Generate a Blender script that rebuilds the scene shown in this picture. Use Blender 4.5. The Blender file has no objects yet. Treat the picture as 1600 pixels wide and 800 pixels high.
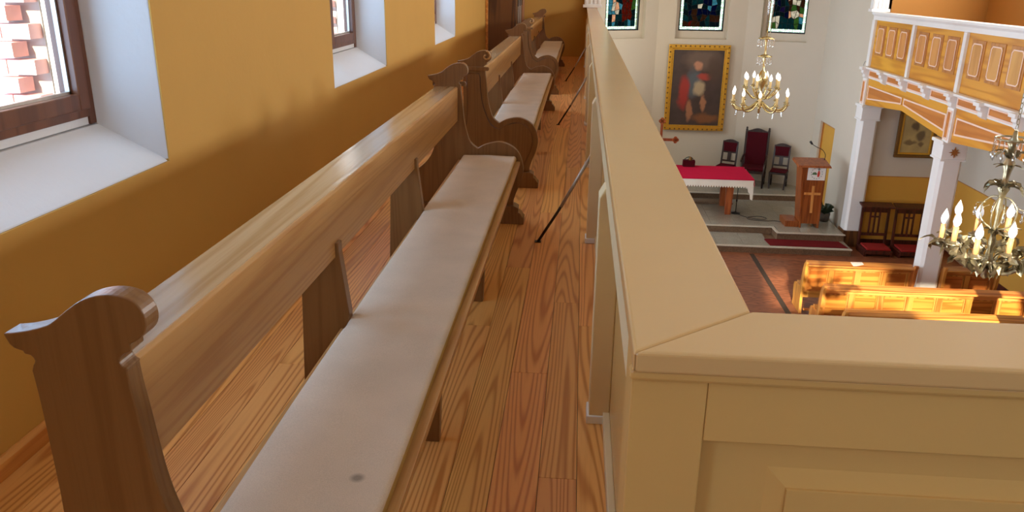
import bpy, bmesh, math, random
from mathutils import Vector, Matrix, noise as mnoise
random.seed(7)
scn = bpy.context.scene
COL = scn.collection
PI = math.pi

# ------------------------------------------------------------------ camera
cam_d = bpy.data.cameras.new('camera')
cam_d.sensor_width = 36.0
cam_d.lens = 1245.0 / 1600.0 * 36.0
cam_d.clip_start = 0.02
cam_d.clip_end = 200
cam = bpy.data.objects.new('camera', cam_d)
COL.objects.link(cam)
def _n(v):
    return Vector(v).normalized()
_Y = _n((911 - 800, 430, 1245))
_Z = -_n((752 - 800, -3590, 1245)); _Z = (_Z - _Z.dot(_Y) * _Y).normalized()
_X = _Y.cross(_Z)
if _X[0] < 0: _X = -_X
R = Vector((_X[0], _Y[0], _Z[0])); U = Vector((_X[1], _Y[1], _Z[1])); F = Vector((_X[2], _Y[2], _Z[2]))
m3 = Matrix((R, U, -F)).transposed()
cam.matrix_world = Matrix.Translation((0, 0, 1.6)) @ m3.to_4x4()
scn.camera = cam

# ------------------------------------------------------------------ sky, sun, daylight, added fill lamps, exposure
world = bpy.data.worlds.new('sky'); scn.world = world
world.use_nodes = True
bg = world.node_tree.nodes['Background']
bg.inputs[0].default_value = (0.47, 0.71, 1.0, 1)
bg.inputs[1].default_value = 5.6

def area_light(name, loc, size, rot, power, color):
    d = bpy.data.lights.new(name, 'AREA'); d.shape = 'RECTANGLE'
    d.size, d.size_y = size; d.energy = power; d.color = color
    o = bpy.data.objects.new(name, d); COL.objects.link(o)
    o.location = loc; o.rotation_euler = rot
    return o
def portal(name, loc, size, rot):
    o = area_light(name, loc, size, rot, 1, (1, 1, 1))
    o.data.cycles.is_portal = True
WIN_Y = [(-2.66, -0.91), (1.74, 3.50), (6.11, 7.86), (10.55, 12.32)]
WIN_TOP = 4.6
for k, (a, b) in enumerate(WIN_Y):
    portal('window_portal', (-2.49, (a + b) / 2, 2.75), (3.6, b - a), (0, -PI / 2, 0))
OPP_WIN = [(1.74, 3.50), (6.15, 7.9), (10.55, 12.3), (14.6, 16.4)]
for (a, b), pw_ in zip(OPP_WIN, (40, 100, 140, 145)):      # daylight in the openings of the opposite gallery wall
    area_light('window_daylight', (8.44, (a + b) / 2, 2.55), (1.1, b - a), (0, PI / 2, 0), pw_, (1.0, 0.95, 0.87))
AISLE_FILL_OPENINGS = [(3.0, 4.6), (8.0, 9.6), (12.6, 14.2), (16.0, 17.4)]
for a, b in AISLE_FILL_OPENINGS:    # added fill lamps in unseen aisle openings under this gallery
    area_light('aisle_fill', (-1.87, (a + b) / 2, -1.9), (1.6, b - a), (0, -PI / 2, 0), 70, (0.86, 0.93, 1.0))
area_light('chancel_fill', (0.21, 20.1, 0.6), (2.6, 1.4), (0, -PI / 2, 0), 34, (1.0, 0.95, 0.88))  # lamp added at an unseen side opening to brighten the chancel
LOFT_WIN = [(0.95, 2.9, 3.7, 4.65), (2.9, 5.0, 3.35, 4.25)]
for x0, x1, z0, z1 in LOFT_WIN:   # fill lamps added in the rear openings to lift the ambient light
    area_light('loft_fill', ((x0 + x1) / 2, -3.99, (z0 + z1) / 2), (x1 - x0, z1 - z0), (PI / 2, 0, 0), 20, (1.0, 0.92, 0.80))
sun_d = bpy.data.lights.new('sun', 'SUN'); sun_d.energy = 9; sun_d.angle = math.radians(0.9); sun_d.color = (1.0, 0.86, 0.62)
sun = bpy.data.objects.new('sun', sun_d); COL.objects.link(sun)
SUN_DIR = Vector((0.15, 1.0, -0.43)).normalized()
sun.rotation_euler = SUN_DIR.to_track_quat('-Z', 'Y').to_euler()
scn.view_settings.view_transform = 'Standard'
scn.view_settings.look = 'None'
scn.view_settings.exposure = 0.62
scn.view_settings.gamma = 1.0
scn.view_settings.use_curve_mapping = False
scn.cycles.use_denoising = True
scn.cycles.max_bounces = 8
scn.cycles.diffuse_bounces = 5
scn.cycles.glossy_bounces = 3
scn.cycles.transparent_max_bounces = 12
scn.cycles.caustics_reflective = False
scn.cycles.caustics_refractive = False
scn.cycles.sample_clamp_indirect = 6

# ------------------------------------------------------------------ materials
def srgb(r, g, b):
    f = lambda c: (c / 255 / 12.92) if c / 255 <= 0.04045 else ((c / 255 + 0.055) / 1.055) ** 2.4
    return (f(r), f(g), f(b), 1)
def _base(name, rough=0.5, metal=0.0, spec=0.5):
    m = bpy.data.materials.new(name); m.use_nodes = True
    nt = m.node_tree; p = nt.nodes['Principled BSDF']
    p.inputs['Roughness'].default_value = rough
    p.inputs['Metallic'].default_value = metal
    p.inputs['Specular IOR Level'].default_value = spec
    return m, nt, p
def paint(name, col, rough=0.6, var=0.06, scale=3.0, bump=0.0, bscale=40.0, metal=0.0, spec=0.5):
    m, nt, p = _base(name, rough, metal, spec)
    N = nt.nodes; L = nt.links
    tc = N.new('ShaderNodeTexCoord'); nz = N.new('ShaderNodeTexNoise')
    nz.inputs['Scale'].default_value = scale; nz.inputs['Detail'].default_value = 4
    L.new(tc.outputs['Object'], nz.inputs['Vector'])
    mx = N.new('ShaderNodeMix'); mx.data_type = 'RGBA'
    mx.inputs['A'].default_value = tuple(c * (1 - var) for c in col[:3]) + (1,)
    mx.inputs['B'].default_value = tuple(min(1, c * (1 + var)) for c in col[:3]) + (1,)
    L.new(nz.outputs['Fac'], mx.inputs['Factor']); L.new(mx.outputs['Result'], p.inputs['Base Color'])
    if bump:
        n2 = N.new('ShaderNodeTexNoise'); n2.inputs['Scale'].default_value = bscale; n2.inputs['Detail'].default_value = 3
        L.new(tc.outputs['Object'], n2.inputs['Vector'])
        b = N.new('ShaderNodeBump'); b.inputs['Strength'].default_value = bump; b.inputs['Distance'].default_value = 0.004
        L.new(n2.outputs['Fac'], b.inputs['Height']); L.new(b.outputs['Normal'], p.inputs['Normal'])
    return m
def wood(name, light, dark, axis='y', scale=9.0, rings=7.0, rough=0.4, stretch=0.07, varied=0.0, fine=0.35, spec=0.5, sharp=0.5):
    """grain = contour lines of a noise field stretched along the board"""
    m, nt, p = _base(name, rough, 0, spec)
    N = nt.nodes; L = nt.links
    tc = N.new('ShaderNodeTexCoord'); oi = N.new('ShaderNodeObjectInfo')
    mp = N.new('ShaderNodeMapping')
    s = [scale] * 3; s['xyz'.index(axis)] = scale * stretch
    mp.inputs['Scale'].default_value = s
    off = N.new('ShaderNodeVectorMath'); off.operation = 'MULTIPLY_ADD'
    comb = N.new('ShaderNodeCombineXYZ')
    for i in range(3): L.new(oi.outputs['Random'], comb.inputs[i])
    L.new(comb.outputs[0], off.inputs[0]); off.inputs[1].default_value = (41, 57, 23)
    L.new(tc.outputs['Object'], mp.inputs['Vector']); L.new(mp.outputs[0], off.inputs[2])
    nz = N.new('ShaderNodeTexNoise'); nz.inputs['Scale'].default_value = 1; nz.inputs['Detail'].default_value = 1.2; nz.inputs['Roughness'].default_value = 0.35
    L.new(off.outputs[0], nz.inputs['Vector'])
    mul = N.new('ShaderNodeMath'); mul.operation = 'MULTIPLY'; mul.inputs[1].default_value = rings * 2 * PI
    L.new(nz.outputs['Fac'], mul.inputs[0])
    sn = N.new('ShaderNodeMath'); sn.operation = 'SINE'; L.new(mul.outputs[0], sn.inputs[0])
    mr = N.new('ShaderNodeMapRange'); mr.inputs['From Min'].default_value = -1; mr.inputs['From Max'].default_value = 1
    L.new(sn.outputs[0], mr.inputs['Value'])
    pw = N.new('ShaderNodeMath'); pw.operation = 'POWER'; pw.inputs[1].default_value = 1.0 + 2 * sharp
    L.new(mr.outputs[0], pw.inputs[0])
    # fine fibres
    mp2 = N.new('ShaderNodeMapping'); s2 = [scale * 16] * 3; s2['xyz'.index(axis)] = scale * 0.5
    mp2.inputs['Scale'].default_value = s2
    L.new(tc.outputs['Object'], mp2.inputs['Vector'])
    n2 = N.new('ShaderNodeTexNoise'); n2.inputs['Scale'].default_value = 1; n2.inputs['Detail'].default_value = 2
    L.new(mp2.outputs[0], n2.inputs['Vector'])
    add = N.new('ShaderNodeMath'); add.operation = 'MULTIPLY_ADD'
    sub = N.new('ShaderNodeMath'); sub.operation = 'SUBTRACT'; sub.inputs[1].default_value = 0.5
    L.new(n2.outputs['Fac'], sub.inputs[0])
    L.new(sub.outputs[0], add.inputs[0]); add.inputs[1].default_value = fine * 2; L.new(pw.outputs[0], add.inputs[2])
    mx = N.new('ShaderNodeMix'); mx.data_type = 'RGBA'
    mx.inputs['A'].default_value = light; mx.inputs['B'].default_value = dark
    L.new(add.outputs[0], mx.inputs['Factor'])
    out = mx.outputs['Result']
    if varied:
        hsv = N.new('ShaderNodeHueSaturation')
        r2 = N.new('ShaderNodeMapRange'); r2.inputs['To Min'].default_value = 1 - varied; r2.inputs['To Max'].default_value = 1 + varied
        L.new(oi.outputs['Random'], r2.inputs['Value']); L.new(r2.outputs[0], hsv.inputs['Value'])
        fr = N.new('ShaderNodeMath'); fr.operation = 'MULTIPLY'; fr.inputs[1].default_value = 7.31
        f2 = N.new('ShaderNodeMath'); f2.operation = 'FRACT'
        L.new(oi.outputs['Random'], fr.inputs[0]); L.new(fr.outputs[0], f2.inputs[0])
        r3 = N.new('ShaderNodeMapRange'); r3.inputs['To Min'].default_value = 0.494; r3.inputs['To Max'].default_value = 0.510
        L.new(f2.outputs[0], r3.inputs['Value']); L.new(r3.outputs[0], hsv.inputs['Hue'])
        L.new(out, hsv.inputs['Color']); out = hsv.outputs['Color']
    L.new(out, p.inputs['Base Color'])
    b = N.new('ShaderNodeBump'); b.inputs['Strength'].default_value = 0.12; b.inputs['Distance'].default_value = 0.002
    L.new(add.outputs[0], b.inputs['Height']); L.new(b.outputs['Normal'], p.inputs['Normal'])
    return m
def speckle(name, a, b_, scale=90, rough=0.25):
    m, nt, p = _base(name, rough)
    N = nt.nodes; L = nt.links
    tc = N.new('ShaderNodeTexCoord'); nz = N.new('ShaderNodeTexVoronoi'); nz.inputs['Scale'].default_value = scale
    L.new(tc.outputs['Object'], nz.inputs['Vector'])
    n2 = N.new('ShaderNodeTexNoise'); n2.inputs['Scale'].default_value = 6; L.new(tc.outputs['Object'], n2.inputs['Vector'])
    sx = N.new('ShaderNodeSeparateColor'); L.new(nz.outputs['Color'], sx.inputs[0])
    av = N.new('ShaderNodeMath'); av.operation = 'MULTIPLY_ADD'; av.inputs[1].default_value = 0.6
    hv = N.new('ShaderNodeMath'); hv.operation = 'MULTIPLY'; hv.inputs[1].default_value = 0.4; L.new(n2.outputs['Fac'], hv.inputs[0])
    L.new(sx.outputs[0], av.inputs[0]); L.new(hv.outputs[0], av.inputs[2])
    mx = N.new('ShaderNodeMix'); mx.data_type = 'RGBA'; mx.inputs['A'].default_value = a; mx.inputs['B'].default_value = b_
    L.new(av.outputs[0], mx.inputs['Factor']); L.new(mx.outputs['Result'], p.inputs['Base Color'])
    return m
def glass(name, col=(1, 1, 1, 1), gloss=0.06):
    m = bpy.data.materials.new(name); m.use_nodes = True
    nt = m.node_tree; N = nt.nodes; L = nt.links
    N.remove(N['Principled BSDF'])
    t = N.new('ShaderNodeBsdfTransparent'); t.inputs[0].default_value = col
    g = N.new('ShaderNodeBsdfGlossy'); g.inputs['Roughness'].default_value = 0.05
    mx = N.new('ShaderNodeMixShader'); mx.inputs[0].default_value = gloss
    L.new(t.outputs[0], mx.inputs[1]); L.new(g.outputs[0], mx.inputs[2])
    L.new(mx.outputs[0], N['Material Output'].inputs[0])
    return m
def stained(name, col):
    m = bpy.data.materials.new(name); m.use_nodes = True
    nt = m.node_tree; N = nt.nodes; L = nt.links
    N.remove(N['Principled BSDF'])
    tc = N.new('ShaderNodeTexCoord'); nz = N.new('ShaderNodeTexNoise'); nz.inputs['Scale'].default_value = 14; nz.inputs['Detail'].default_value = 3
    L.new(tc.outputs['Object'], nz.inputs['Vector'])
    mx0 = N.new('ShaderNodeMix'); mx0.data_type = 'RGBA'
    mx0.inputs['A'].default_value = tuple(c * 0.45 for c in col[:3]) + (1,); mx0.inputs['B'].default_value = tuple(min(1, c * 1.5) for c in col[:3]) + (1,)
    L.new(nz.outputs['Fac'], mx0.inputs['Factor'])
    t = N.new('ShaderNodeBsdfTransparent'); L.new(mx0.outputs['Result'], t.inputs[0])
    g = N.new('ShaderNodeBsdfDiffuse'); L.new(mx0.outputs['Result'], g.inputs[0])
    mx = N.new('ShaderNodeMixShader'); mx.inputs[0].default_value = 0.25
    L.new(t.outputs[0], mx.inputs[1]); L.new(g.outputs[0], mx.inputs[2])
    L.new(mx.outputs[0], N['Material Output'].inputs[0])
    return m
def fabric(name, col, var=0.12, rough=0.95, stain=None, stain_col=(0.1, 0.09, 0.08, 1)):
    m, nt, p = _base(name, rough, 0, 0.15)
    N = nt.nodes; L = nt.links
    tc = N.new('ShaderNodeTexCoord')
    nz = N.new('ShaderNodeTexNoise'); nz.inputs['Scale'].default_value = 330; nz.inputs['Detail'].default_value = 2
    n2 = N.new('ShaderNodeTexNoise'); n2.inputs['Scale'].default_value = 5; n2.inputs['Detail'].default_value = 4
    L.new(tc.outputs['Object'], nz.inputs['Vector']); L.new(tc.outputs['Object'], n2.inputs['Vector'])
    av = N.new('ShaderNodeMath'); av.operation = 'MULTIPLY_ADD'; av.inputs[1].default_value = 0.55
    hv = N.new('ShaderNodeMath'); hv.operation = 'MULTIPLY'; hv.inputs[1].default_value = 0.45; L.new(n2.outputs['Fac'], hv.inputs[0])
    L.new(nz.outputs['Fac'], av.inputs[0]); L.new(hv.outputs[0], av.inputs[2])
    mx = N.new('ShaderNodeMix'); mx.data_type = 'RGBA'
    mx.inputs['A'].default_value = tuple(c * (1 - 2 * var) for c in col[:3]) + (1,)
    mx.inputs['B'].default_value = tuple(min(1, c * (1 + 2 * var)) for c in col[:3]) + (1,)
    L.new(av.outputs[0], mx.inputs['Factor'])
    out = mx.outputs['Result']
    if stain:
        d = N.new('ShaderNodeVectorMath'); d.operation = 'DISTANCE'; d.inputs[1].default_value = stain
        L.new(tc.outputs['Object'], d.inputs[0])
        mr = N.new('ShaderNodeMapRange'); mr.inputs['From Min'].default_value = 0.008; mr.inputs['From Max'].default_value = 0.022
        mr.inputs['To Min'].default_value = 0.6; mr.inputs['To Max'].default_value = 0
        L.new(d.outputs['Value'], mr.inputs['Value'])
        m2 = N.new('ShaderNodeMix'); m2.data_type = 'RGBA'; L.new(out, m2.inputs['A']); m2.inputs['B'].default_value = stain_col
        L.new(mr.outputs[0], m2.inputs['Factor']); out = m2.outputs['Result']
    L.new(out, p.inputs['Base Color'])
    b = N.new('ShaderNodeBump'); b.inputs['Strength'].default_value = 0.25; b.inputs['Distance'].default_value = 0.002
    L.new(nz.outputs['Fac'], b.inputs['Height']); L.new(b.outputs['Normal'], p.inputs['Normal'])
    return m
def emit(name, col, s):
    m, nt, p = _base(name, 0.3)
    p.inputs['Base Color'].default_value = col
    p.inputs['Emission Color'].default_value = col; p.inputs['Emission Strength'].default_value = s
    return m
def canvas(name, ground, blobs):
    """flat painted picture: soft patches of colour on a dark ground. blobs: (x, z, rx, rz, colour)"""
    m, nt, p = _base(name, 0.45)
    N = nt.nodes; L = nt.links
    tc = N.new('ShaderNodeTexCoord')
    nz = N.new('ShaderNodeTexNoise'); nz.inputs['Scale'].default_value = 3.5; nz.inputs['Detail'].default_value = 4
    L.new(tc.outputs['Object'], nz.inputs['Vector'])
    ws = N.new('ShaderNodeVectorMath'); ws.operation = 'MULTIPLY_ADD'; ws.inputs[1].default_value = (0.22, 0.22, 0.22)
    L.new(nz.outputs['Color'], ws.inputs[0]); L.new(tc.outputs['Object'], ws.inputs[2])
    g = N.new('ShaderNodeMix'); g.data_type = 'RGBA'
    g.inputs['A'].default_value = tuple(c * 0.6 for c in ground[:3]) + (1,); g.inputs['B'].default_value = tuple(c * 1.5 for c in ground[:3]) + (1,)
    L.new(nz.outputs['Fac'], g.inputs['Factor']); out = g.outputs['Result']
    for x, z, rx, rz, c in blobs:
        mp = N.new('ShaderNodeMapping'); mp.inputs['Location'].default_value = (-(x + 0.11) / rx, 0, -(z + 0.11) / rz); mp.inputs['Scale'].default_value = (1 / rx, 0, 1 / rz)
        L.new(ws.outputs[0], mp.inputs['Vector'])
        ln = N.new('ShaderNodeVectorMath'); ln.operation = 'LENGTH'; L.new(mp.outputs[0], ln.inputs[0])
        mr = N.new('ShaderNodeMapRange'); mr.inputs['From Min'].default_value = 0.6; mr.inputs['From Max'].default_value = 1.1
        mr.inputs['To Min'].default_value = 0.9; mr.inputs['To Max'].default_value = 0
        L.new(ln.outputs['Value'], mr.inputs['Value'])
        mx = N.new('ShaderNodeMix'); mx.data_type = 'RGBA'; L.new(out, mx.inputs['A']); mx.inputs['B'].default_value = c
        L.new(mr.outputs[0], mx.inputs['Factor']); out = mx.outputs['Result']
    L.new(out, p.inputs['Base Color'])
    return m

M = {}
M['ochre'] = paint('ochre_wall_paint', srgb(200, 154, 74), 0.75, 0.05, 2.2, 0.25, 28)
M['ochre_shaded'] = paint('shaded_ochre_paint', srgb(166, 114, 46), 0.75, 0.05, 2.2)  # ochre darkened for the backlit wall of the opposite gallery
M['ochre_low'] = paint('ochre_dado_paint', srgb(214, 160, 62), 0.75, 0.05, 2.2)
M['white'] = paint('white_plaster', srgb(206, 196, 178), 0.8, 0.03, 1.5, 0.2, 18)
M['reveal'] = paint('white_reveal_plaster', srgb(212, 210, 210), 0.7, 0.03, 3, 0.5, 22)
M['whitewood'] = paint('white_painted_wood', srgb(236, 235, 233), 0.5, 0.03, 5)
M['pink'] = paint('pinkish_white_line', srgb(244, 214, 196), 0.5, 0.03, 5)
M['cream'] = paint('cream_painted_wood', srgb(214, 172, 104), 0.26, 0.05, 2.5, 0.15, 12)
M['cream_cap'] = paint('cream_handrail_gloss', srgb(214, 174, 116), 0.22, 0.05, 2.5, 0.12, 10, 0.0, 0.8)
M['cream_lit'] = paint('window_lit_cream', srgb(230, 208, 162), 0.35, 0.05, 2.5, 0.15, 12)  # cream lightened to carry the window light on the side run
M['plank'] = wood('pine_floorboard', srgb(234, 168, 98), srgb(196, 122, 60), 'y', 5.0, 26, 0.32, 0.045, 0.11, 0.45, 0.4, 0.9)
M['skirt'] = wood('pine_skirting', srgb(222, 158, 84), srgb(196, 126, 58), 'y', 9, 4, 0.4)
M['bench'] = wood('oak_bench_along', srgb(192, 146, 90), srgb(176, 126, 72), 'y', 9, 12, 0.30, 0.02, 0.0, 0.9)
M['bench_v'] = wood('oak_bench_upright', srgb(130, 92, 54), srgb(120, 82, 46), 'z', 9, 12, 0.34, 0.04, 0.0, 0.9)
M['ledge'] = wood('oak_ledge_sheen', srgb(184, 156, 120), srgb(164, 132, 94), 'y', 9, 9, 0.2, 0.02, 0.0, 0.55, 0.8)  # oak paled to carry the window sheen on the ledge, and glossier
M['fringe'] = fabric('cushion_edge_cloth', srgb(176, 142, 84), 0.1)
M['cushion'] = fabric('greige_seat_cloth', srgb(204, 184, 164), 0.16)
M['frame'] = wood('brown_window_wood', srgb(108, 62, 36), srgb(90, 48, 26), 'z', 10, 3, 0.35)
M['glass'] = glass('window_glass', (0.96, 0.98, 1, 1))
M['brick'] = paint('red_brick', srgb(236, 186, 176), 0.85, 0.25, 9, 0.4, 30)
M['mortar'] = paint('outer_wall_mortar', srgb(190, 180, 170), 0.9, 0.08, 9)
M['iron'] = paint('blackened_iron', srgb(62, 50, 44), 0.45, 0.25, 30, metal=0.6)
M['steel'] = paint('worn_bright_steel', srgb(180, 170, 160), 0.4, 0.15, 40, metal=0.7)
M['darkbrown'] = wood('dark_brown_cupboard', srgb(112, 72, 34), srgb(72, 42, 20), 'z', 8, 3, 0.45)
M['pinkwood'] = wood('reddish_jamb', srgb(176, 120, 84), srgb(140, 88, 58), 'z', 8, 3, 0.45)
M['navefloor'] = wood('reddish_nave_parquet', srgb(150, 92, 62), srgb(112, 62, 40), 'x', 14, 4, 0.35, 0.2)
M['inlay'] = paint('dark_floor_strip', srgb(58, 46, 38), 0.5)
M['tile'] = speckle('grey_granite_tile', srgb(170, 165, 150), srgb(140, 134, 120), 60, 0.12)
M['riser'] = speckle('brown_granite_riser', srgb(140, 112, 86), srgb(82, 62, 46), 70, 0.3)
M['joint'] = paint('tile_joint', srgb(96, 90, 80), 0.8)
M['nosing'] = speckle('pale_step_edge', srgb(206, 198, 180), srgb(186, 176, 158), 60, 0.2)
M['carpet'] = fabric('dark_red_carpet', srgb(104, 20, 24), 0.2)
M['pewH'] = wood('honey_pine_pew', srgb(216, 150, 76), srgb(176, 104, 42), 'x', 8, 4, 0.35, 0.06, 0.06, 0.3)
M['pewV'] = wood('honey_pine_pew_upright', srgb(206, 138, 66), srgb(166, 96, 38), 'z', 8, 4, 0.35, 0.06, 0.06, 0.3)
M['pewP'] = wood('honey_pine_pew_panel', srgb(200, 124, 56), srgb(160, 88, 34), 'x', 8, 4, 0.35, 0.06, 0.06, 0.3)
M['mahog'] = wood('dark_mahogany', srgb(84, 38, 28), srgb(52, 22, 16), 'z', 12, 3, 0.35)
M['ebony'] = wood('blackish_chair_wood', srgb(48, 28, 22), srgb(30, 17, 13), 'z', 12, 3, 0.35)
M['burg'] = fabric('burgundy_upholstery', srgb(74, 14, 24), 0.15)
M['redcush'] = fabric('red_kneeler_cloth', srgb(148, 40, 36), 0.15)
M['runner'] = fabric('crimson_altar_cloth', srgb(190, 16, 58), 0.08)
M['lace'] = fabric('white_lace', srgb(232, 224, 210), 0.08)
M['altarwood'] = wood('reddish_altar_wood', srgb(172, 92, 46), srgb(134, 62, 28), 'z', 10, 3, 0.35)
M['lectern'] = wood('lectern_wood', srgb(156, 84, 36), srgb(124, 60, 24), 'z', 9, 4, 0.35)
M['lightwood'] = wood('pale_cross_wood', srgb(216, 150, 80), srgb(196, 124, 58), 'z', 9, 3, 0.4)
M['paper'] = paint('white_paper', srgb(238, 236, 232), 0.7, 0.02)
M['red'] = paint('red_print', srgb(206, 66, 50), 0.7, 0.05)
M['green'] = paint('green_print', srgb(86, 120, 84), 0.7, 0.05)
M['greyprint'] = paint('grey_print', srgb(150, 150, 150), 0.7, 0.05)
M['black'] = paint('black_plastic', srgb(24, 22, 22), 0.4)
M['gold'] = paint('gilded_frame', srgb(214, 164, 56), 0.35, 0.2, 30, 0.6, 60, 0.55)
M['golddark'] = paint('aged_gilt', srgb(120, 84, 34), 0.45, 0.25, 30, 0.5, 60, 0.4)
M['brass'] = paint('brass', srgb(206, 188, 136), 0.25, 0.2, 40, metal=0.9)
M['oldbrass'] = paint('antique_brass', srgb(172, 162, 132), 0.3, 0.3, 30, metal=0.85)
M['candle'] = paint('candle_sleeve', srgb(226, 170, 112), 0.5, 0.05)
M['wax'] = paint('ivory_candle_sleeve', srgb(226, 196, 130), 0.5, 0.05)
M['bulb'] = emit('frosted_bulb', (0.95, 0.97, 1, 1), 0.12)
M['bulb_lit'] = emit('lit_bulb', (1, 0.98, 0.94, 1), 1.2)
M['crystal'] = glass('crystal', (0.9, 0.92, 0.92, 1), 0.35)
M['ochrewood'] = wood('ochre_grained_wood', srgb(224, 158, 48), srgb(200, 130, 28), 'y', 5, 3, 0.4, 0.08, 0.05, 0.2)
M['panelwood'] = wood('orange_panel_wood', srgb(216, 154, 80), srgb(202, 138, 64), 'z', 6, 3, 0.4, 0.08, 0.05, 0.2)
M['panelframe'] = wood('russet_panel_border', srgb(192, 130, 62), srgb(176, 112, 50), 'z', 6, 3, 0.4)
M['frieze'] = wood('russet_frieze', srgb(208, 134, 58), srgb(192, 116, 44), 'y', 6, 3, 0.4)
M['lead'] = paint('dark_lead', srgb(22, 24, 24), 0.6)
M['leaf'] = paint('dark_leaf', srgb(40, 60, 38), 0.6, 0.3)
M['pot'] = paint('grey_pot', srgb(90, 84, 76), 0.6, 0.1)
M['ceil'] = paint('ceiling_plaster', srgb(226, 216, 196), 0.8, 0.03)
M['bronze'] = paint('bronze_star', srgb(168, 108, 52), 0.4, 0.15, 20, metal=0.4)

# ------------------------------------------------------------------ mesh helpers
class MB:
    def __init__(s): s.bm = bmesh.new()
    def box(s, x0, x1, y0, y1, z0, z1):
        v = [s.bm.verts.new(p) for p in ((x0,y0,z0),(x1,y0,z0),(x1,y1,z0),(x0,y1,z0),(x0,y0,z1),(x1,y0,z1),(x1,y1,z1),(x0,y1,z1))]
        for f in ((0,3,2,1),(4,5,6,7),(0,1,5,4),(1,2,6,5),(2,3,7,6),(3,0,4,7)): s.bm.faces.new([v[i] for i in f])
        return s
    def prism(s, poly, axis, a, b):
        def P(u, w, t):
            return {'x': (t, u, w), 'y': (u, t, w), 'z': (u, w, t)}[axis]
        A = [s.bm.verts.new(P(u, w, a)) for u, w in poly]; B = [s.bm.verts.new(P(u, w, b)) for u, w in poly]
        n = len(poly)
        fs = [s.bm.faces.new(A), s.bm.faces.new(B[::-1])]
        for i in range(n): fs.append(s.bm.faces.new((A[i], B[i], B[(i+1) % n], A[(i+1) % n])))
        bmesh.ops.recalc_face_normals(s.bm, faces=fs)
        return s
    def hull8(s, bot, top):
        """solid between two quads"""
        v = [s.bm.verts.new(p) for p in list(bot) + list(top)]
        fs = [s.bm.faces.new([v[i] for i in f]) for f in ((0,3,2,1),(4,5,6,7),(0,1,5,4),(1,2,6,5),(2,3,7,6),(3,0,4,7))]
        bmesh.ops.recalc_face_normals(s.bm, faces=fs)
        return s
    def tube(s, pts, r, seg=8, cap=True):
        pts = [Vector(p) for p in pts]; n = len(pts)
        rs = r if isinstance(r, (list, tuple)) else [r] * n
        rings = []; prev = None
        for i, p in enumerate(pts):
            t = (pts[min(i+1, n-1)] - pts[max(i-1, 0)])
            if t.length < 1e-9: t = Vector((0, 0, 1))
            t.normalize()
            if prev is None:
                ref = Vector((0, 0, 1)) if abs(t.z) < 0.9 else Vector((1, 0, 0))
                u = t.cross(ref).normalized()
            else:
                u = (prev - prev.dot(t) * t)
                u = u.normalized() if u.length > 1e-6 else t.orthogonal().normalized()
            w = t.cross(u); prev = u
            rings.append([s.bm.verts.new(p + rs[i] * (math.cos(2*PI*k/seg) * u + math.sin(2*PI*k/seg) * w)) for k in range(seg)])
        fs = []
        for i in range(n - 1):
            for k in range(seg):
                f = s.bm.faces.new((rings[i][k], rings[i][(k+1) % seg], rings[i+1][(k+1) % seg], rings[i+1][k])); f.smooth = True; fs.append(f)
        if cap:
            fs.append(s.bm.faces.new(rings[0][::-1])); fs.append(s.bm.faces.new(rings[-1]))
        bmesh.ops.recalc_face_normals(s.bm, faces=fs)
        return s
    def lathe(s, prof, c=(0, 0, 0), seg=12):
        """prof: (radius, z) from bottom to top"""
        rings = []
        for r, z in prof:
            r = max(r, 0.0004)
            rings.append([s.bm.verts.new((c[0] + r*math.cos(2*PI*k/seg), c[1] + r*math.sin(2*PI*k/seg), c[2] + z)) for k in range(seg)])
        fs = []
        for i in range(len(prof) - 1):
            for k in range(seg):
                f = s.bm.faces.new((rings[i][k], rings[i][(k+1) % seg], rings[i+1][(k+1) % seg], rings[i+1][k])); f.smooth = True; fs.append(f)
        fs.append(s.bm.faces.new(rings[0][::-1])); fs.append(s.bm.faces.new(rings[-1]))
        return s
    def outline(s, poly, axis, a, b, w):
        """closed frame of width w drawn inside a convex polygon"""
        n = len(poly); inner = []
        cx = sum(p[0] for p in poly) / n; cy = sum(p[1] for p in poly) / n
        for i in range(n):
            p0, p1, p2 = Vector(poly[i-1]), Vector(poly[i]), Vector(poly[(i+1) % n])
            d1 = (p1 - p0).normalized(); d2 = (p2 - p1).normalized()
            n1 = Vector((-d1.y, d1.x)); n2 = Vector((-d2.y, d2.x))
            c = Vector((cx, cy))
            if n1.dot(c - p1) < 0: n1 = -n1
            if n2.dot(c - p1) < 0: n2 = -n2
            bis = (n1 + n2); k = w / max(0.35, (bis.length / 2)) ; bis.normalize()
            inner.append(tuple(p1 + bis * min(k, 2.2 * w)))
        for i in range(n):
            j = (i + 1) % n
            s.prism([poly[i], poly[j], inner[j], inner[i]], axis, a, b)
        return s
    def build(s, name, mat, parent=None, bevel=0.0, smooth=False, seg=2):
        me = bpy.data.meshes.new(name)
        if smooth:
            for f in s.bm.faces: f.smooth = True
        s.bm.to_mesh(me); s.bm.free()
        return link(name, me, mat, parent, bevel, seg)
def link(name, me, mat, parent=None, bevel=0.0, seg=2):
    if mat and not me.materials: me.materials.append(M[mat] if isinstance(mat, str) else mat)
    o = bpy.data.objects.new(name, me); COL.objects.link(o)
    if parent: o.parent = parent
    if bevel:
        b = o.modifiers.new('bevel', 'BEVEL'); b.width = bevel; b.segments = seg; b.limit_method = 'ANGLE'; b.angle_limit = math.radians(40)
        b.harden_normals = False
    return o
def tag(o, label=None, cat=None, group=None, kind=None):
    if label: o['label'] = label
    if cat: o['category'] = cat
    if group: o['group'] = group
    if kind: o['kind'] = kind
    return o
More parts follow.
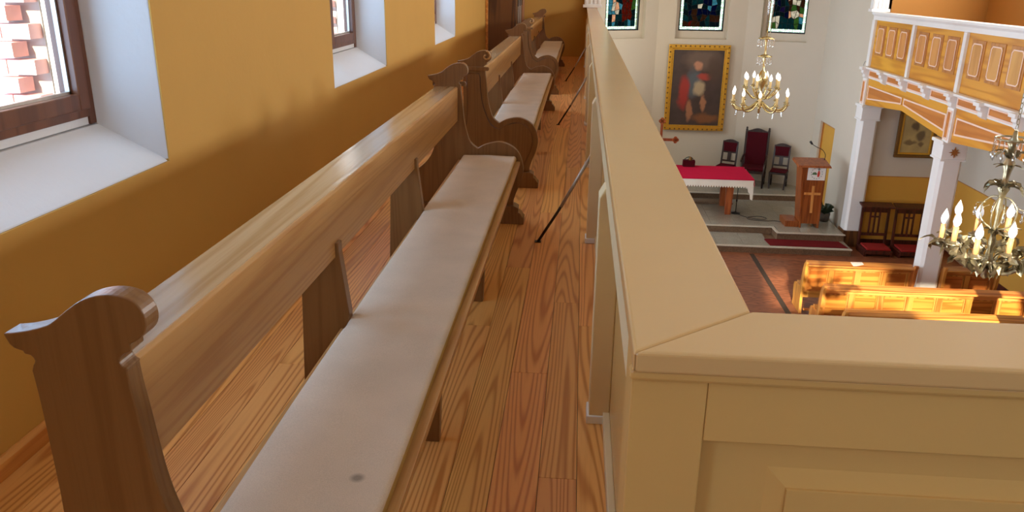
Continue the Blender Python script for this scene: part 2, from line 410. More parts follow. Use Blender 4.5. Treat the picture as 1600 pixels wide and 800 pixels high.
def thing(name, loc, label, cat, group=None, rz=0.0, kind=None):
    o = bpy.data.objects.new(name, None); COL.objects.link(o)
    o.location = loc; o.rotation_euler.z = rz; o.empty_display_size = 0.1
    return tag(o, label, cat, group, kind)
def struct(name, label=None, loc=(0, 0, 0)):
    o = bpy.data.objects.new(name, None); COL.objects.link(o); o.location = loc; o.empty_display_size = 0.1
    return tag(o, label, None, None, 'structure')
def copy_tree(o, parent=None):
    c = o.copy(); COL.objects.link(c)
    c.parent = parent
    for ch in list(o.children): copy_tree(ch, c)
    return c
def spline(pts, sub=4):
    """Catmull-Rom through 2-D or 3-D points"""
    P = [Vector(p) for p in pts]; out = []
    for i in range(len(P) - 1):
        p0, p1, p2, p3 = P[max(i-1, 0)], P[i], P[i+1], P[min(i+2, len(P)-1)]
        for k in range(sub):
            t = k / sub
            out.append(tuple(0.5 * ((2*p1) + (-p0+p2)*t + (2*p0-5*p1+4*p2-p3)*t*t + (-p0+3*p1-3*p2+p3)*t**3)))
    out.append(tuple(P[-1])); return out
def rect(u0, u1, w0, w1): return [(u0, w0), (u1, w0), (u1, w1), (u0, w1)]
# ------------------------------------------------------------------ THE SETTING
XW, YE, YR = -1.88, 18.3, -4.0          # gallery wall, end wall, wall behind the loft
ZN = -4.1                                # nave floor
XR = 8.45                                # opposite outer wall
XO = 6.2                                 # face of the opposite gallery
CEIL = 6.2
# gallery floor with its boards
fl = MB().box(XW, 0.2, YR, YE, -0.25, -0.014).box(0.2, XR, YR, 1.28, -0.25, -0.014).build('floor', 'joint')
tag(fl, 'pine board floor of the side gallery', None, None, 'structure')
edges = [0.163, 0.045, -0.085, -0.243, -0.385, -0.53, -0.68, -0.82, -0.965, -1.11, -1.26, -1.40, -1.55, -1.70, -1.878]
fixed = {0: [4.9], 1: [2.32, 3.89], 2: [3.08, 5.6], 3: [4.4], 4: [3.55]}
rng = random.Random(3)
for i in range(len(edges) - 1):
    x1, x0 = edges[i] - 0.001, edges[i+1] + 0.001
    cuts = [-1.6 + rng.uniform(-0.5, 0.5)]
    fx = fixed.get(i, [])
    while cuts[-1] < YE:
        nxt = cuts[-1] + rng.uniform(2.0, 3.6)
        for f in fx:
            if cuts[-1] < f - 0.01 and f < nxt + 1.2: nxt = f; break
        cuts.append(min(nxt, YE))
    for a, b in zip(cuts[:-1], cuts[1:]):
        xc, yc = (x0 + x1) / 2, (a + b) / 2; hw, hl = (x1 - x0) / 2, (b - a) / 2 - 0.0008
        o = MB().box(-hw, hw, -hl, hl, -0.013, 0).build('plank', 'plank', fl)
        o.location = (xc, yc, rng.uniform(-0.0008, 0))
# left wall with window openings
def wall_x(name, x0, x1, y0, y1, z0, z1, openings, mat, zsplit=None, label=None):
    """wall whose faces look along x; openings (y0,y1,z0,z1)"""
    m = MB(); ys = sorted({y0, y1} | {v for o in openings for v in o[:2]})
    for a, b in zip(ys[:-1], ys[1:]):
        op = [o for o in openings if o[0] <= a + 1e-6 and o[1] >= b - 1e-6]
        if not op: m.box(x0, x1, a, b, z0, z1)
        else:
            m.box(x0, x1, a, b, z0, op[0][2]); m.box(x0, x1, a, b, op[0][3], z1)
    o = m.build(name, mat); return tag(o, label, None, None, 'structure')
wall_x('wall_left_aisle', XW - 0.62, XW, YR, YE, ZN, -0.25, [(a, b, -2.7, -1.1) for a, b in AISLE_FILL_OPENINGS], 'white', label='white aisle wall under the gallery')  # openings added for the aisle fill lamps
wall_x('wall_left', XW - 0.62, XW, YR, YE, -0.25, CEIL, [(a, b, 0.785, WIN_TOP) for a, b in WIN_Y], 'ochre', label='ochre painted outer wall beside the benches')
brick_me = MB().box(-0.062, 0.062, -0.05, 0.05, -0.031, 0.031); bme = bpy.data.meshes.new('brick'); brick_me.bm.to_mesh(bme); bme.materials.append(M['brick'])
for n, (a, b) in enumerate(WIN_Y):
    w = struct('window_%d' % (n + 1), 'brown casement window in a deep white splayed recess')
    XF = -2.15; fb = 0.965; sp = 0.085
    MB().prism([(XW, 0.785), (XF, fb), (XF - 0.18, fb), (XF - 0.18, 0.785)], 'y', a, b).build('sill', 'reveal', w, 0.012)
    for y, sgn in ((b, -1), (a, 1)):
        MB().prism([(XW, y), (XF, y + sgn * sp), (XF - 0.18, y + sgn * sp), (XF - 0.18, y)], 'z', 0.785, WIN_TOP).build('reveal', 'reveal', w, 0.012)
    MB().prism([(XW, WIN_TOP), (XF, WIN_TOP - 0.1), (XF - 0.18, WIN_TOP - 0.1), (XF - 0.18, WIN_TOP)], 'y', a, b).build('reveal_head', 'reveal', w)
    ya, yb, zt = a + sp - 0.012, b - sp + 0.012, WIN_TOP - 0.105
    f0 = fb + 0.02
    ym = (ya + yb) / 2
    MB().box(XF - 0.10, XF - 0.015, ya, yb, f0 - 0.015, f0 + 0.03).build('plaster_bead', 'reveal', w)
    for y0, y1 in ((ya, ya + 0.055), (yb - 0.055, yb)): MB().box(XF - 0.09, XF - 0.004, y0, y1, f0 - 0.015, zt).build('frame_jamb', 'frame', w, 0.004)
    MB().box(XF - 0.09, XF - 0.004, ya + 0.055, yb - 0.055, f0 + 0.02, f0 + 0.06).build('frame_rail', 'frame', w, 0.004)
    for y0, y1 in ((ya + 0.05, ym), (ym, yb - 0.05)):
        s = MB().box(XF - 0.085, XF + 0.004, y0, y0 + 0.07, f0 + 0.055, zt).box(XF - 0.085, XF + 0.004, y1 - 0.07, y1, f0 + 0.055, zt).box(XF - 0.085, XF + 0.004, y0 + 0.07, y1 - 0.07, f0 + 0.055, f0 + 0.125).box(XF - 0.085, XF + 0.004, y0 + 0.07, y1 - 0.07, zt - 0.07, zt).build('sash', 'frame', w, 0.005)
        g = MB(); q = 0.012
        g.box(XF - 0.05, XF - 0.03, y0 + 0.07, y0 + 0.07 + q, f0 + 0.125, zt - 0.07).box(XF - 0.05, XF - 0.03, y1 - 0.07 - q, y1 - 0.07, f0 + 0.125, zt - 0.07).box(XF - 0.05, XF - 0.03, y0 + 0.07, y1 - 0.07, f0 + 0.125, f0 + 0.125 + q)
        g.build('glazing_bead', 'steel', s)
        MB().box(XF - 0.06, XF - 0.052, y0 + 0.07, y1 - 0.07, f0 + 0.125, zt - 0.07).build('pane', 'glass', s)
    if n > 0:
        for k in range(48):                       # toothed brick jamb outside the glass
            for q, xb in enumerate((-2.405, -2.535) if k % 2 else (-2.47,)):
                o = link('brick', bme, None, w)
                o.location = (xb, b - sp - 0.03 - (0.0 if k % 2 else 0.035), 0.99 + 0.075 * k)
        MB().box(-2.49, -2.335, b - sp + 0.005, b + 0.002, 0.95, WIN_TOP).build('outer_jamb', 'mortar', w)
    MB().box(-2.56, -2.335, a, b, 0.786, 0.95).build('outer_sill', 'mortar', w)
b = MB().prism([(XW, 0), (XW + 0.022, 0), (XW + 0.022, 0.06), (XW + 0.012, 0.075), (XW, 0.075)], 'y', YR, 16.2).build('baseboard_left', 'skirt', None, 0.002); tag(b, 'low pine skirting along the ochre wall', None, None, 'structure')
# end wall of the gallery and the piers where nave meets chancel
tag(MB().box(XW - 0.45, 0.12, YE, YE + 0.4, ZN, CEIL).build('wall_end', 'ochre'), 'ochre wall closing the far end of the gallery', None, None, 'structure')
def pilaster(name, x0, x1, y0, y1, z0, z1, label):
    p = struct(name, label)
    MB().box(x0, x1, y0, y1, z0, z1).build('shaft', 'whitewood', p, 0.008)
    MB().box(x0 - 0.03, x1 + 0.03, y0 - 0.03, y1, z0, z0 + 0.06).build('base', 'whitewood', p, 0.006)
    n = 4
    for k in range(n):
        xx = x0 + (x1 - x0) * (k + 0.5) / n
        MB().box(xx - 0.022, xx + 0.022, y0 - 0.012, y0 + 0.01, z0 + 0.07, z1 - 0.2).build('flute', 'whitewood', p, 0.004)
pilaster('trim_1', 0.05, 0.40, 18.12, 18.3, 1.055, CEIL, 'white fluted pilaster rising at the end of the cream handrail')
pilaster('trim_2', 6.10, 6.42, 18.12, 18.3, 1.06, CEIL, 'white fluted pilaster rising at the end of the opposite gallery')
tag(MB().box(0.12, 0.34, 18.3, 18.7, ZN, CEIL).box(6.25, 6.5, 18.2, 18.7, ZN, CEIL).build('wall_arch_piers', 'white'), 'pale plaster piers of the chancel opening', None, None, 'structure')
# rear wall with the openings that let the sun in, opposite wall, ceiling
def wall_y(name, y0, y1, x0, x1, z0, z1, openings, mat, label):
    m = MB(); xs = sorted({x0, x1} | {v for o in openings for v in o[:2]})
    for a, b_ in zip(xs[:-1], xs[1:]):
        op = [o for o in openings if o[0] <= a + 1e-6 and o[1] >= b_ - 1e-6]
        if not op: m.box(a, b_, y0, y1, z0, z1)
        else: m.box(a, b_, y0, y1, z0, op[0][2]).box(a, b_, y0, y1, op[0][3], z1)
    return tag(m.build(name, mat), label, None, None, 'structure')
wall_y('wall_rear', YR - 0.3, YR, XW - 0.45, XR + 0.4, ZN, CEIL, LOFT_WIN, 'ochre', 'ochre wall behind the organ loft')
wall_x('wall_right', XR, XR + 0.4, YR, YE + 0.4, -2.47, -0.2, [], 'white', label='white upper part of the aisle wall')
wall_x('wall_right_dado', XR, XR + 0.4, YR, YE + 0.4, ZN, -2.47, [], 'ochre_low', label='ochre dado of the aisle wall')
wall_x('wall_right_gallery', XR, XR + 0.4, YR, YE + 0.4, -0.2, CEIL, [(a, b_, 1.9, 3.2) for a, b_ in OPP_WIN], 'ochre_shaded', label='ochre wall of the opposite gallery')
tag(MB().box(6.5, XR, 18.2, 18.6, -2.47, -0.2).build('wall_aisle_end', 'white'), 'white wall closing the aisle behind the dark kneelers', None, None, 'structure')
tag(MB().box(6.5, XR, 18.2, 18.6, ZN, -2.47).build('wall_aisle_end_dado', 'ochre_low'), 'ochre dado behind the dark kneelers', None, None, 'structure')
tag(MB().box(6.42, XR, 18.2, 18.6, -0.2, CEIL).build('wall_opposite_end', 'ochre_shaded'), 'ochre wall above the end of the opposite gallery', None, None, 'structure')
tag(MB().box(6.5, XR, 18.188, 18.2, -2.485, -2.468).box(XR - 0.012, XR, YR, 18.2, -2.485, -2.468).build('trim_3', 'panelframe'), 'thin brown line above the aisle dado', None, None, 'structure')
tag(MB().box(6.5, XR, 18.17, 18.2, ZN, ZN + 0.14).box(XR - 0.02, XR, YR, 18.2, ZN, ZN + 0.14).build('baseboard_aisle', 'mahog'), 'dark skirting of the aisle', None, None, 'structure')
tag(MB().box(XW - 0.45, XR + 0.4, YR - 0.3, 24.0, CEIL, CEIL + 0.2).build('ceiling', 'ceil'), 'plain plaster ceiling', None, None, 'structure')
# nave floor
nf = MB().box(XW, XR, YR, 24, ZN - 0.2, ZN).build('floor_nave', 'navefloor'); tag(nf, 'reddish parquet floor of the nave', None, None, 'structure')
MB().box(3.93, 4.03, 4.0, 17.18, ZN, ZN + 0.003).build('inlay_strip', 'inlay', nf)
# chancel steps: risers, tiles, nosings
ch = struct('floor_chancel', 'grey granite chancel floor raised on steps')
Z1, Z2, Z3 = ZN + 0.16, ZN + 0.32, ZN + 0.48
MB().box(0.34, 6.15, 17.27, 24, ZN, Z1 - 0.02).build('step_base', 'riser', ch)
MB().prism([(0.34, 18.30), (4.64, 18.30), (4.66, 17.87), (6.15, 17.87), (6.15, 24), (0.34, 24)], 'z', Z1 - 0.02, Z2 - 0.02).build('platform_base', 'riser', ch)
MB().box(0.34, 6.25, 20.73, 24, Z2 - 0.02, Z3 - 0.02).build('upper_platform_base', 'riser', ch)
MB().box(0.3, 6.16, 17.24, 17.33, Z1 - 0.025, Z1).build('nosing', 'nosing', ch, 0.004)
MB().prism([(0.3, 18.27), (4.62, 18.27), (4.645, 17.83), (6.17, 17.83), (6.17, 17.90), (4.70, 17.90), (4.68, 18.34), (0.3, 18.34)], 'z', Z2 - 0.025, Z2).build('nosing', 'nosing', ch, 0.004)
MB().box(0.3, 6.25, 20.70, 20.78, Z3 - 0.025, Z3).build('nosing', 'nosing', ch, 0.004)
def tiles(xs, ys, z, skip=None):
    for a, b_ in zip(xs[:-1], xs[1:]):
        for c, d in zip(ys[:-1], ys[1:]):
            if skip and skip((a + b_) / 2, (c + d) / 2): continue
            o = MB().box(a + 0.002 - (a+b_)/2, b_ - 0.002 - (a+b_)/2, c + 0.002 - (c+d)/2, d - 0.002 - (c+d)/2, -0.0196, 0).build('tile', 'tile', ch)
            o.location = ((a + b_) / 2, (c + d) / 2, z - 0.0004)
xs6 = [0.34 + 0.5808 * k for k in range(11)]
tiles(xs6, [17.33, 17.85, 18.27], Z1, lambda x, y: x > 4.6 and y > 17.85)
tiles(xs6, [18.34, 18.94, 19.54, 20.14, 20.73], Z2)
tiles([4.70, 5.20, 5.70, 6.148], [17.90, 18.34], Z2)
tiles(xs6, [20.78, 21.28, 21.78, 22.28, 22.6], Z3)
# chancel side walls and apse facets, each with a stained glass window in a shallow niche
def facet(name, p0, p1, label, mat='white', th=0.35, z0=ZN, z1=CEIL, win=None):
    d = Vector((p1[0]-p0[0], p1[1]-p0[1], 0)); Ln = d.length
    o = struct(name, label, (p0[0], p0[1], 0)); o.rotation_euler.z = math.atan2(d.y, d.x)
    m = MB()
    if win:
        u0, u1, w0, w1 = win; nu = 0.09; nz = 0.2
        m.box(0, u0 - nu, 0, th, z0, z1).box(u1 + nu, Ln, 0, th, z0, z1).box(u0 - nu, u1 + nu, 0, th, z0, w0 - nz).box(u0 - nu, u1 + nu, 0, th, w1 + nu, z1)
        m.box(u0 - nu, u0, 0.16, th, w0 - nz, w1 + nu).box(u1, u1 + nu, 0.16, th, w0 - nz, w1 + nu).box(u0, u1, 0.16, th, w0 - nz, w0).box(u0, u1, 0.16, th, w1, w1 + nu)
    else: m.box(0, Ln, 0, th, z0, z1)
    m.build('masonry', mat, o)
    return o, Ln
A = (2.05, 22.6); B = (4.40, 22.6); C_ = (6.25, 21.7); D_ = (0.2, 21.7)
glass_cols = {
    'border': srgb(226, 226, 196), 'teal': srgb(30, 74, 72), 'deep': srgb(30, 50, 52), 'navy': srgb(22, 34, 66), 'moss': srgb(86, 110, 60),
    'tan': srgb(206, 160, 128), 'rust': srgb(116, 42, 26), 'aqua': srgb(92, 136, 136), 'cream': srgb(196, 176, 152), 'brown': srgb(84, 56, 38), 'violet': srgb(60, 44, 78)}
SG = {k: stained('stained_glass_' + k, tuple(0.8 * c for c in v[:3]) + (1,)) for k, v in glass_cols.items()}
def stained_window(n, host, u0, u1, w0, w1, seed, palette, label):
    w = struct('window_%d' % n, label); w.location = host.location; w.rotation_euler = host.rotation_euler
    yg = 0.22
    f = MB(); t = 0.035
    f.box(u0, u0 + t, yg - 0.03, yg + 0.03, w0, w1).box(u1 - t, u1, yg - 0.03, yg + 0.03, w0, w1).box(u0, u1, yg - 0.03, yg + 0.03, w0, w0 + t).box(u0, u1, yg - 0.03, yg + 0.03, w1 - t, w1)
    f.build('frame', 'lead', w)
    rg = random.Random(seed)
    i0, i1, j0, j1 = u0 + t, u1 - t, w0 + t, w1 - t; bw = 0.075
    def piece(poly, key):
        cx = sum(p[0] for p in poly) / len(poly); cz = sum(p[1] for p in poly) / len(poly)
        sh = [(cx + (p[0]-cx) * 0.95, cz + (p[1]-cz) * 0.95) for p in poly]
        MB().prism(sh, 'y', yg - 0.004, yg + 0.004).build('pane', SG[key], w)
    nb = 7
    for k in range(nb): piece(rect(i0 + (i1-i0)*k/nb, i0 + (i1-i0)*(k+1)/nb, j0, j0 + bw), 'border')
    nv = 16
    for k in range(nv):
        za, zb = j0 + bw + (j1-j0-bw) * k / nv, j0 + bw + (j1-j0-bw) * (k+1) / nv
        piece(rect(i0, i0 + bw, za, zb), 'border'); piece(rect(i1 - bw, i1, za, zb), 'border')
    # picture field: jittered mosaic
    nx, nz = 8, 20
    ga, gb, gc, gd = i0 + bw, i1 - bw, j0 + bw, j1
    G = {}
    for i in range(nx + 1):
        for j in range(nz + 1):
            jx = rg.uniform(-0.35, 0.35) if 0 < i < nx else 0; jz = rg.uniform(-0.35, 0.35) if 0 < j < nz else 0
            G[i, j] = (ga + (gb-ga) * (i + jx) / nx, gc + (gd-gc) * (j + jz) / nz)
    for i in range(nx):
        for j in range(nz):
            piece([G[i, j], G[i+1, j], G[i+1, j+1], G[i, j+1]], palette(i, j, rg))
    MB().box(i0, i1, yg + 0.001, yg + 0.003, j0, j1)  # (leading comes from the gaps)
    ld = MB()
    for i in range(nx + 1):
        for j in range(nz):
            a, b_ = G[i, j], G[i, j+1]; ld.tube([(a[0], yg, a[1]), (b_[0], yg, b_[1])], 0.007, 4)
    for j in range(nz + 1):
        for i in range(nx):
            a, b_ = G[i, j], G[i+1, j]; ld.tube([(a[0], yg, a[1]), (b_[0], yg, b_[1])], 0.007, 4)
    ld.build('leading', 'lead', w)
def pal_a(i, j, r):
    if j == 0: return r.choice(['teal', 'aqua', 'deep', 'teal'])
    if i in (1, 2) and j < 9 and (i + j) % 3: return r.choice(['cream', 'tan', 'cream'])
    if i in (4, 5, 6) and j in (1, 2, 3, 4): return r.choice(['rust', 'rust', 'brown'])
    if i == 5 and j < 10: return r.choice(['tan', 'rust', 'cream'])
    return r.choice(['deep', 'teal', 'deep', 'moss', 'aqua', 'deep'])
def pal_b(i, j, r):
    if j < 2: return r.choice(['brown', 'teal', 'cream', 'rust', 'deep', 'brown'])
    if i in (3, 4) and 2 < j < 11 and (i + j) % 3 == 0: return r.choice(['cream', 'tan', 'moss'])
    if i in (5, 6) and j < 7: return r.choice(['aqua', 'aqua', 'navy'])
    return r.choice(['deep', 'brown', 'deep', 'teal', 'navy'])
def pal_c(i, j, r):
    if j < 2: return r.choice(['aqua', 'teal', 'moss', 'cream', 'teal'])
    if i < 4 and 1 < j < 8: return r.choice(['navy', 'deep', 'navy', 'violet', 'teal'])
    if i >= 4 and j < 8: return r.choice(['moss', 'tan', 'brown', 'moss', 'cream'])
    return r.choice(['deep', 'teal', 'navy', 'moss', 'cream'])
WZ0, WZ1 = 0.355, 3.4
h, Ln = facet('wall_apse_centre', A, B, 'pale plaster apse wall with the gilt framed painting', win=(0.575, 1.775, WZ0, WZ1))
stained_window(6, h, 0.575, 1.775, WZ0, WZ1, 5, pal_b, 'stained glass window above the gilt framed painting')
h, Ln = facet('wall_apse_right', B, C_, 'pale plaster apse wall behind the chandelier', win=(0.48, 1.50, WZ0, WZ1))
stained_window(7, h, 0.48, 1.50, WZ0, WZ1, 9, pal_c, 'stained glass window beside the chandelier cable')
h, Ln = facet('wall_apse_left', D_, A, 'pale plaster apse wall beyond the handrail', win=(0.55, 1.58, WZ0, WZ1))
stained_window(5, h, 0.55, 1.58, WZ0, WZ1, 3, pal_a, 'stained glass window beside the cream handrail')
for name, x0, x1, lab in (('wall_chancel_right', 6.25, 6.6, 'pale plaster side wall of the chancel with the ochre door'), ('wall_chancel_left', -0.15, 0.2, 'pale plaster side wall of the chancel beyond the handrail')):
    ops = [(19.92, 21.12, Z3 - 0.17, -1.72)] if x0 > 1 else [(19.4, 20.8, -0.7, 1.9)]  # left wall gets an unseen opening added for the fill lamp
    o = wall_x(name, x0, x1, 18.7, 22.0, ZN, CEIL, ops, 'white', label=lab)
d = struct('door_1', 'ochre door standing open in the chancel wall behind the lectern')
MB().box(6.33, 6.37, 19.95, 21.09, Z2, -1.75).build('leaf', 'ochre_low', d)
MB().box(6.30, 6.34, 19.92, 19.97, Z2, -1.72).box(6.30, 6.34, 21.07, 21.12, Z2, -1.72).box(6.30, 6.34, 19.97, 21.07, -1.77, -1.72).build('frame', 'panelframe', d)
MB().box(6.31, 6.335, 20.05, 20.07, -2.75, -2.62).build('handle', 'brass', d)
tag(MB().box(6.55, 6.58, 19.9, 21.2, ZN, -1.7).build('wall_sacristy', 'ochre_low'), 'ochre wall closing off the sacristy', None, None, 'structure')
# nave columns under the opposite gallery
def column(x0, y0, label, star=False, z0=ZN):
    w = 0.40; c = struct('column', label, (x0 + w/2, y0 + w/2, 0)); h = w / 2; ch_ = 0.05
    prof = lambda q, k: [(-q, -q + k), (-q + k, -q), (q - k, -q), (q, -q + k), (q, q - k), (q - k, q), (-q + k, q), (-q, q - k)]
    MB().prism(prof(h - 0.02, ch_), 'z', z0, -1.2).build('shaft', 'whitewood', c)
    MB().box(-h, h, -h, h, z0, z0 + 0.38).build('plinth', 'darkbrown', c, 0.01)
    MB().box(-h, h, -h, h, -1.2, -0.92).build('capital', 'whitewood', c, 0.006)
    MB().box(-h - 0.03, h + 0.03, -h - 0.03, h + 0.03, -0.93, -0.87).build('abacus', 'whitewood', c, 0.012)
    MB().box(-h - 0.012, h + 0.012, -h - 0.012, h + 0.012, -1.215, -1.18).build('necking', 'whitewood', c, 0.006)
    if star:
        pts = []
        for k in range(16):
            r = 0.075 if k % 2 == 0 else 0.04
            if k % 4 == 0: r = 0.095
            pts.append((r * math.cos(2*PI*k/16), -1.06 + r * math.sin(2*PI*k/16)))
        MB().prism(pts, 'y', -h - 0.018, -h + 0.002).build('star_emblem', 'bronze', c)
column(6.16, 13.86, 'white square column with bronze star on its capital, between the pews', True)
column(6.16, 17.98, 'white square column against the chancel pier beside the lectern', False)
column(6.16, 9.6, 'white square column under the opposite gallery', False)
# ------------------------------------------------------------------ GALLERY BALUSTRADE (turns the corner beside the viewer)
bal = thing('gallery_balustrade', (0.2, 1.2, 0), 'cream painted balustrade turning the corner, with flat handrail and recessed panels', 'balustrade')
def L3(o):                       # built in world coordinates, then hung under the thing
    o.parent = bal; o.location = (-0.2, -1.2, 0); return o
ci, co, yi, yo = 0.103, 0.320, 1.147, 1.336
XEND = 8.4
L3(MB().prism([(ci, yi + 0.0006), (co, yo + 0.0006), (co, YE), (ci, YE)], 'z', 1.012, 1.05).build('handrail', 'cream_cap', None, 0.006, False, 3))
L3(MB().prism([(ci + 0.0006, yi), (XEND, yi), (XEND, yo), (co + 0.0006, yo)], 'z', 1.012, 1.05).build('handrail', 'cream_cap', None, 0.006, False, 3))
# side run, inner face
L3(MB().box(0.108, 0.16, 1.30, YE, 0.905, 1.012).build('top_rail', 'cream_lit', None, 0.003))
L3(MB().box(0.165, 0.215, 1.30, YE, 0.0, 0.93).build('panel', 'cream'))
L3(MB().box(0.14, 0.165, 1.30, YE, 0.0, 0.05).build('base_rail', 'cream_lit', None, 0.003))
L3(MB().box(0.215, 0.27, 1.30, YE, -0.25, 1.012).build('outer_boards', 'ochrewood'))
L3(MB().box(0.105, 0.215, 1.184, 1.30, 0.0, 1.0118).build('corner_post', 'cream', None, 0.004))
k = 0
y = 2.69
while y < YE - 0.2:
    L3(MB().prism([(0.086, 0), (0.165, 0), (0.165, 0.925), (0.105, 0.925), (0.086, 0.89)], 'y', y, y + 0.10).build('post', 'cream_lit', None, 0.004))
    L3(MB().box(0.078, 0.165, y - 0.006, y + 0.106, 0.0, 0.035).build('post_foot', 'whitewood', None, 0.004))
    y += 2.22
# loft run, the side facing the viewer
L3(MB().box(0.229, XEND, 1.177, 1.235, 0.877, 1.0118).build('top_rail', 'cream', None, 0.003))
L3(MB().box(0.105, 0.2286, 1.177, 1.19, 0.0, 1.0115).build('stile', 'cream', None, 0.003))
L3(MB().box(0.215, XEND, 1.235, 1.30, 0.0, 0.93).build('outer_boards', 'ochrewood'))
L3(MB().box(0.215, XEND, 1.185, 1.235, 0.0, 0.12).build('bottom_rail', 'cream', None, 0.003))
L3(MB().box(0.1, XEND, 1.160, 1.188, 0.992, 1.012).build('bed_moulding', 'cream', None, 0.006))
px = 0.23
while px < XEND - 1.6:
    w = 1.35
    L3(MB().box(px, px + w, 1.212, 1.235, 0.12, 0.877).build('panel', 'cream'))
    a, b_, c, d = px + 0.115, px + w - 0.115, 0.12 + 0.115, 0.877 - 0.06
    o = MB()
    # raised field with bevelled border
    o.hull8([(a, 1.213, c), (b_, 1.213, c), (b_, 1.213, d), (a, 1.213, d)], [(a + 0.036, 1.202, c + 0.036), (b_ - 0.036, 1.202, c + 0.036), (b_ - 0.036, 1.202, d - 0.036), (a + 0.036, 1.202, d - 0.036)])
    o.box(a + 0.037, b_ - 0.037, 1.196, 1.206, c + 0.037, d - 0.037)
    L3(o.build('raised_field', 'cream', None, 0.0015))
    L3(MB().box(px + w, px + w + 0.13, 1.185, 1.235, 0.12, 0.877).build('stile', 'cream', None, 0.003))
    px += w + 0.13
for yb in (4.9, 9.35, 13.68):     # iron braces from the floor to the posts
    o = MB().tube([(-0.226, yb, 0.0), (-0.10, yb + 0.045, 0.20), (0.095, yb + 0.12, 0.55)], 0.009, 6).build('brace', 'iron', None); L3(o)
    s = MB().tube([(-0.085, yb + 0.05, 0.225), (0.10, yb + 0.122, 0.56)], 0.0105, 6).build('bright_sleeve', 'steel', None); s.parent = o
    o2 = MB().box(-0.245, -0.205, yb - 0.015, yb + 0.02, 0.0, 0.006).build('foot_plate', 'iron', None); o2.parent = o

# ------------------------------------------------------------------ BENCHES
BL = 4.14
S = []
S += spline([(-1.001,.996),(-.971,1.0),(-.935,1.009),(-.908,1.020),(-.876,1.045),(-.847,1.065),(-.818,1.076),(-.787,1.080),(-.758,1.074),(-.741,1.060),(-.732,1.038),(-.735,1.014),(-.751,.996),(-.767,.987)], 3)
S += spline([(-.767,.973),(-.782,.967),(-.792,.955),(-.788,.943),(-.779,.938)], 3)
S += spline([(-.781,.932),(-.779,.896),(-.773,.84),(-.765,.757),(-.758,.698),(-.745,.635),(-.718,.559),(-.668,.517)], 3)[0:]
S += spline([(-.665,.518),(-.613,.546),(-.525,.565),(-.459,.55),(-.404,.514),(-.371,.459),(-.356,.393),(-.358,.348),(-.372,.29),(-.40,.22),(-.42,.16)], 3)
S += [(-.42, .13), (-1.12, .13), (-1.12, .15)]
S += spline([(-1.13,.155),(-1.17,.175),(-1.19,.22),(-1.185,.28),(-1.14,.33),(-1.08,.365),(-1.01,.43),(-.968,.51),(-.955,.62),(-.955,.765),(-.957,.867),(-.96,.925)], 3)
S += spline([(-.956,.936),(-.951,.945),(-.957,.955),(-.968,.957)], 2)
S += spline([(-.97,.963),(-.985,.968),(-.993,.976)], 2)
PLINTH = [(-1.19, 0), (-1.19, .045), (-1.178, .052), (-1.165, .075), (-1.15, .085), (-1.15, .115), (-1.125, .13), (-.415, .13), (-.385, .115), (-.385, .085), (-.368, .075), (-.355, .052), (-.345, .045), (-.345, 0)]
INSET = spline([(-.925,.90),(-.83,.90)], 1) + spline([(-.823,.87),(-.818,.78),(-.805,.68),(-.775,.585),(-.73,.50),(-.67,.468)], 3) + spline([(-.66,.47),(-.60,.505),(-.525,.522),(-.47,.508),(-.43,.475),(-.408,.43),(-.402,.37),(-.42,.29),(-.47,.19)], 3) + [(-1.0, .19), (-1.02, .30)] + spline([(-.985,.38),(-.935,.48),(-.92,.60),(-.918,.75)], 3)
CR = 0.045
def mesh_of(mb, name, mat, smooth=False):
    me = bpy.data.meshes.new(name); mb.bm.to_mesh(me); mb.bm.free(); me.materials.append(M[mat]); return me
bench_me = {}
bench_me['end'] = mesh_of(MB().prism(S, 'y', 0, 0.046), 'end_panel', 'bench_v')
bench_me['plinth'] = mesh_of(MB().prism(PLINTH, 'y', -0.03, 0.076), 'plinth', 'bench_v')
bench_me['inset'] = mesh_of(MB().prism(INSET, 'y', -0.007, 0.002), 'inset_panel', 'bench_v')
sp_ = [(-.775 + (0.040 - 0.0042*t) * math.cos(PI/2 - t*0.75), -0.006, 1.035 + (0.040 - 0.0042*t) * math.sin(PI/2 - t*0.75)) for t in [q*0.5 for q in range(18)]]
bench_me['volute'] = mesh_of(MB().tube(sp_, 0.008, 6), 'volute', 'bench')
bench_me['groove'] = mesh_of(MB().tube([(a, -0.001, c) for a, c in INSET + INSET[:1]], 0.0065, 5), 'groove_line', 'darkbrown')
bench_me['moulding'] = mesh_of(MB().prism([(-.975, .925), (-.755, .925), (-.748, .94), (-.755, .955), (-.975, .955)], 'y', -0.016, 0.002), 'neck_moulding', 'bench_v')
bench_me['back'] = mesh_of(MB().prism([(-.800, .920), (-.806, .926), (-.845, .926), (-.845, .70), (-.802, .70)], 'y', 0.046, BL - 0.046), 'backrest', 'bench')
bench_me['ledge'] = mesh_of(MB().prism([(-.812, .9262), (-.945, .9262), (-.945, .902), (-.846, .902), (-.846, .9258), (-.812, .9258)], 'y', 0.046, BL - 0.046), 'back_ledge', 'ledge')
bench_me['seat'] = mesh_of(MB().prism([(-.80, .406), (-.388, .406), (-.376, .413), (-.376, .437), (-.80, .437)], 'y', 0.046, BL - 0.046), 'seat_board', 'bench')
bench_me['leg'] = mesh_of(MB().prism([(-.955, 0), (-.458, 0), (-.442, .405), (-.765, .405), (-.766, .503), (-.79, .718), (-.79, .75), (-.846, .75), (-.90, .80), (-.925, .80), (-.93, .56)], 'y', 0, 0.045), 'leg', 'bench_v')
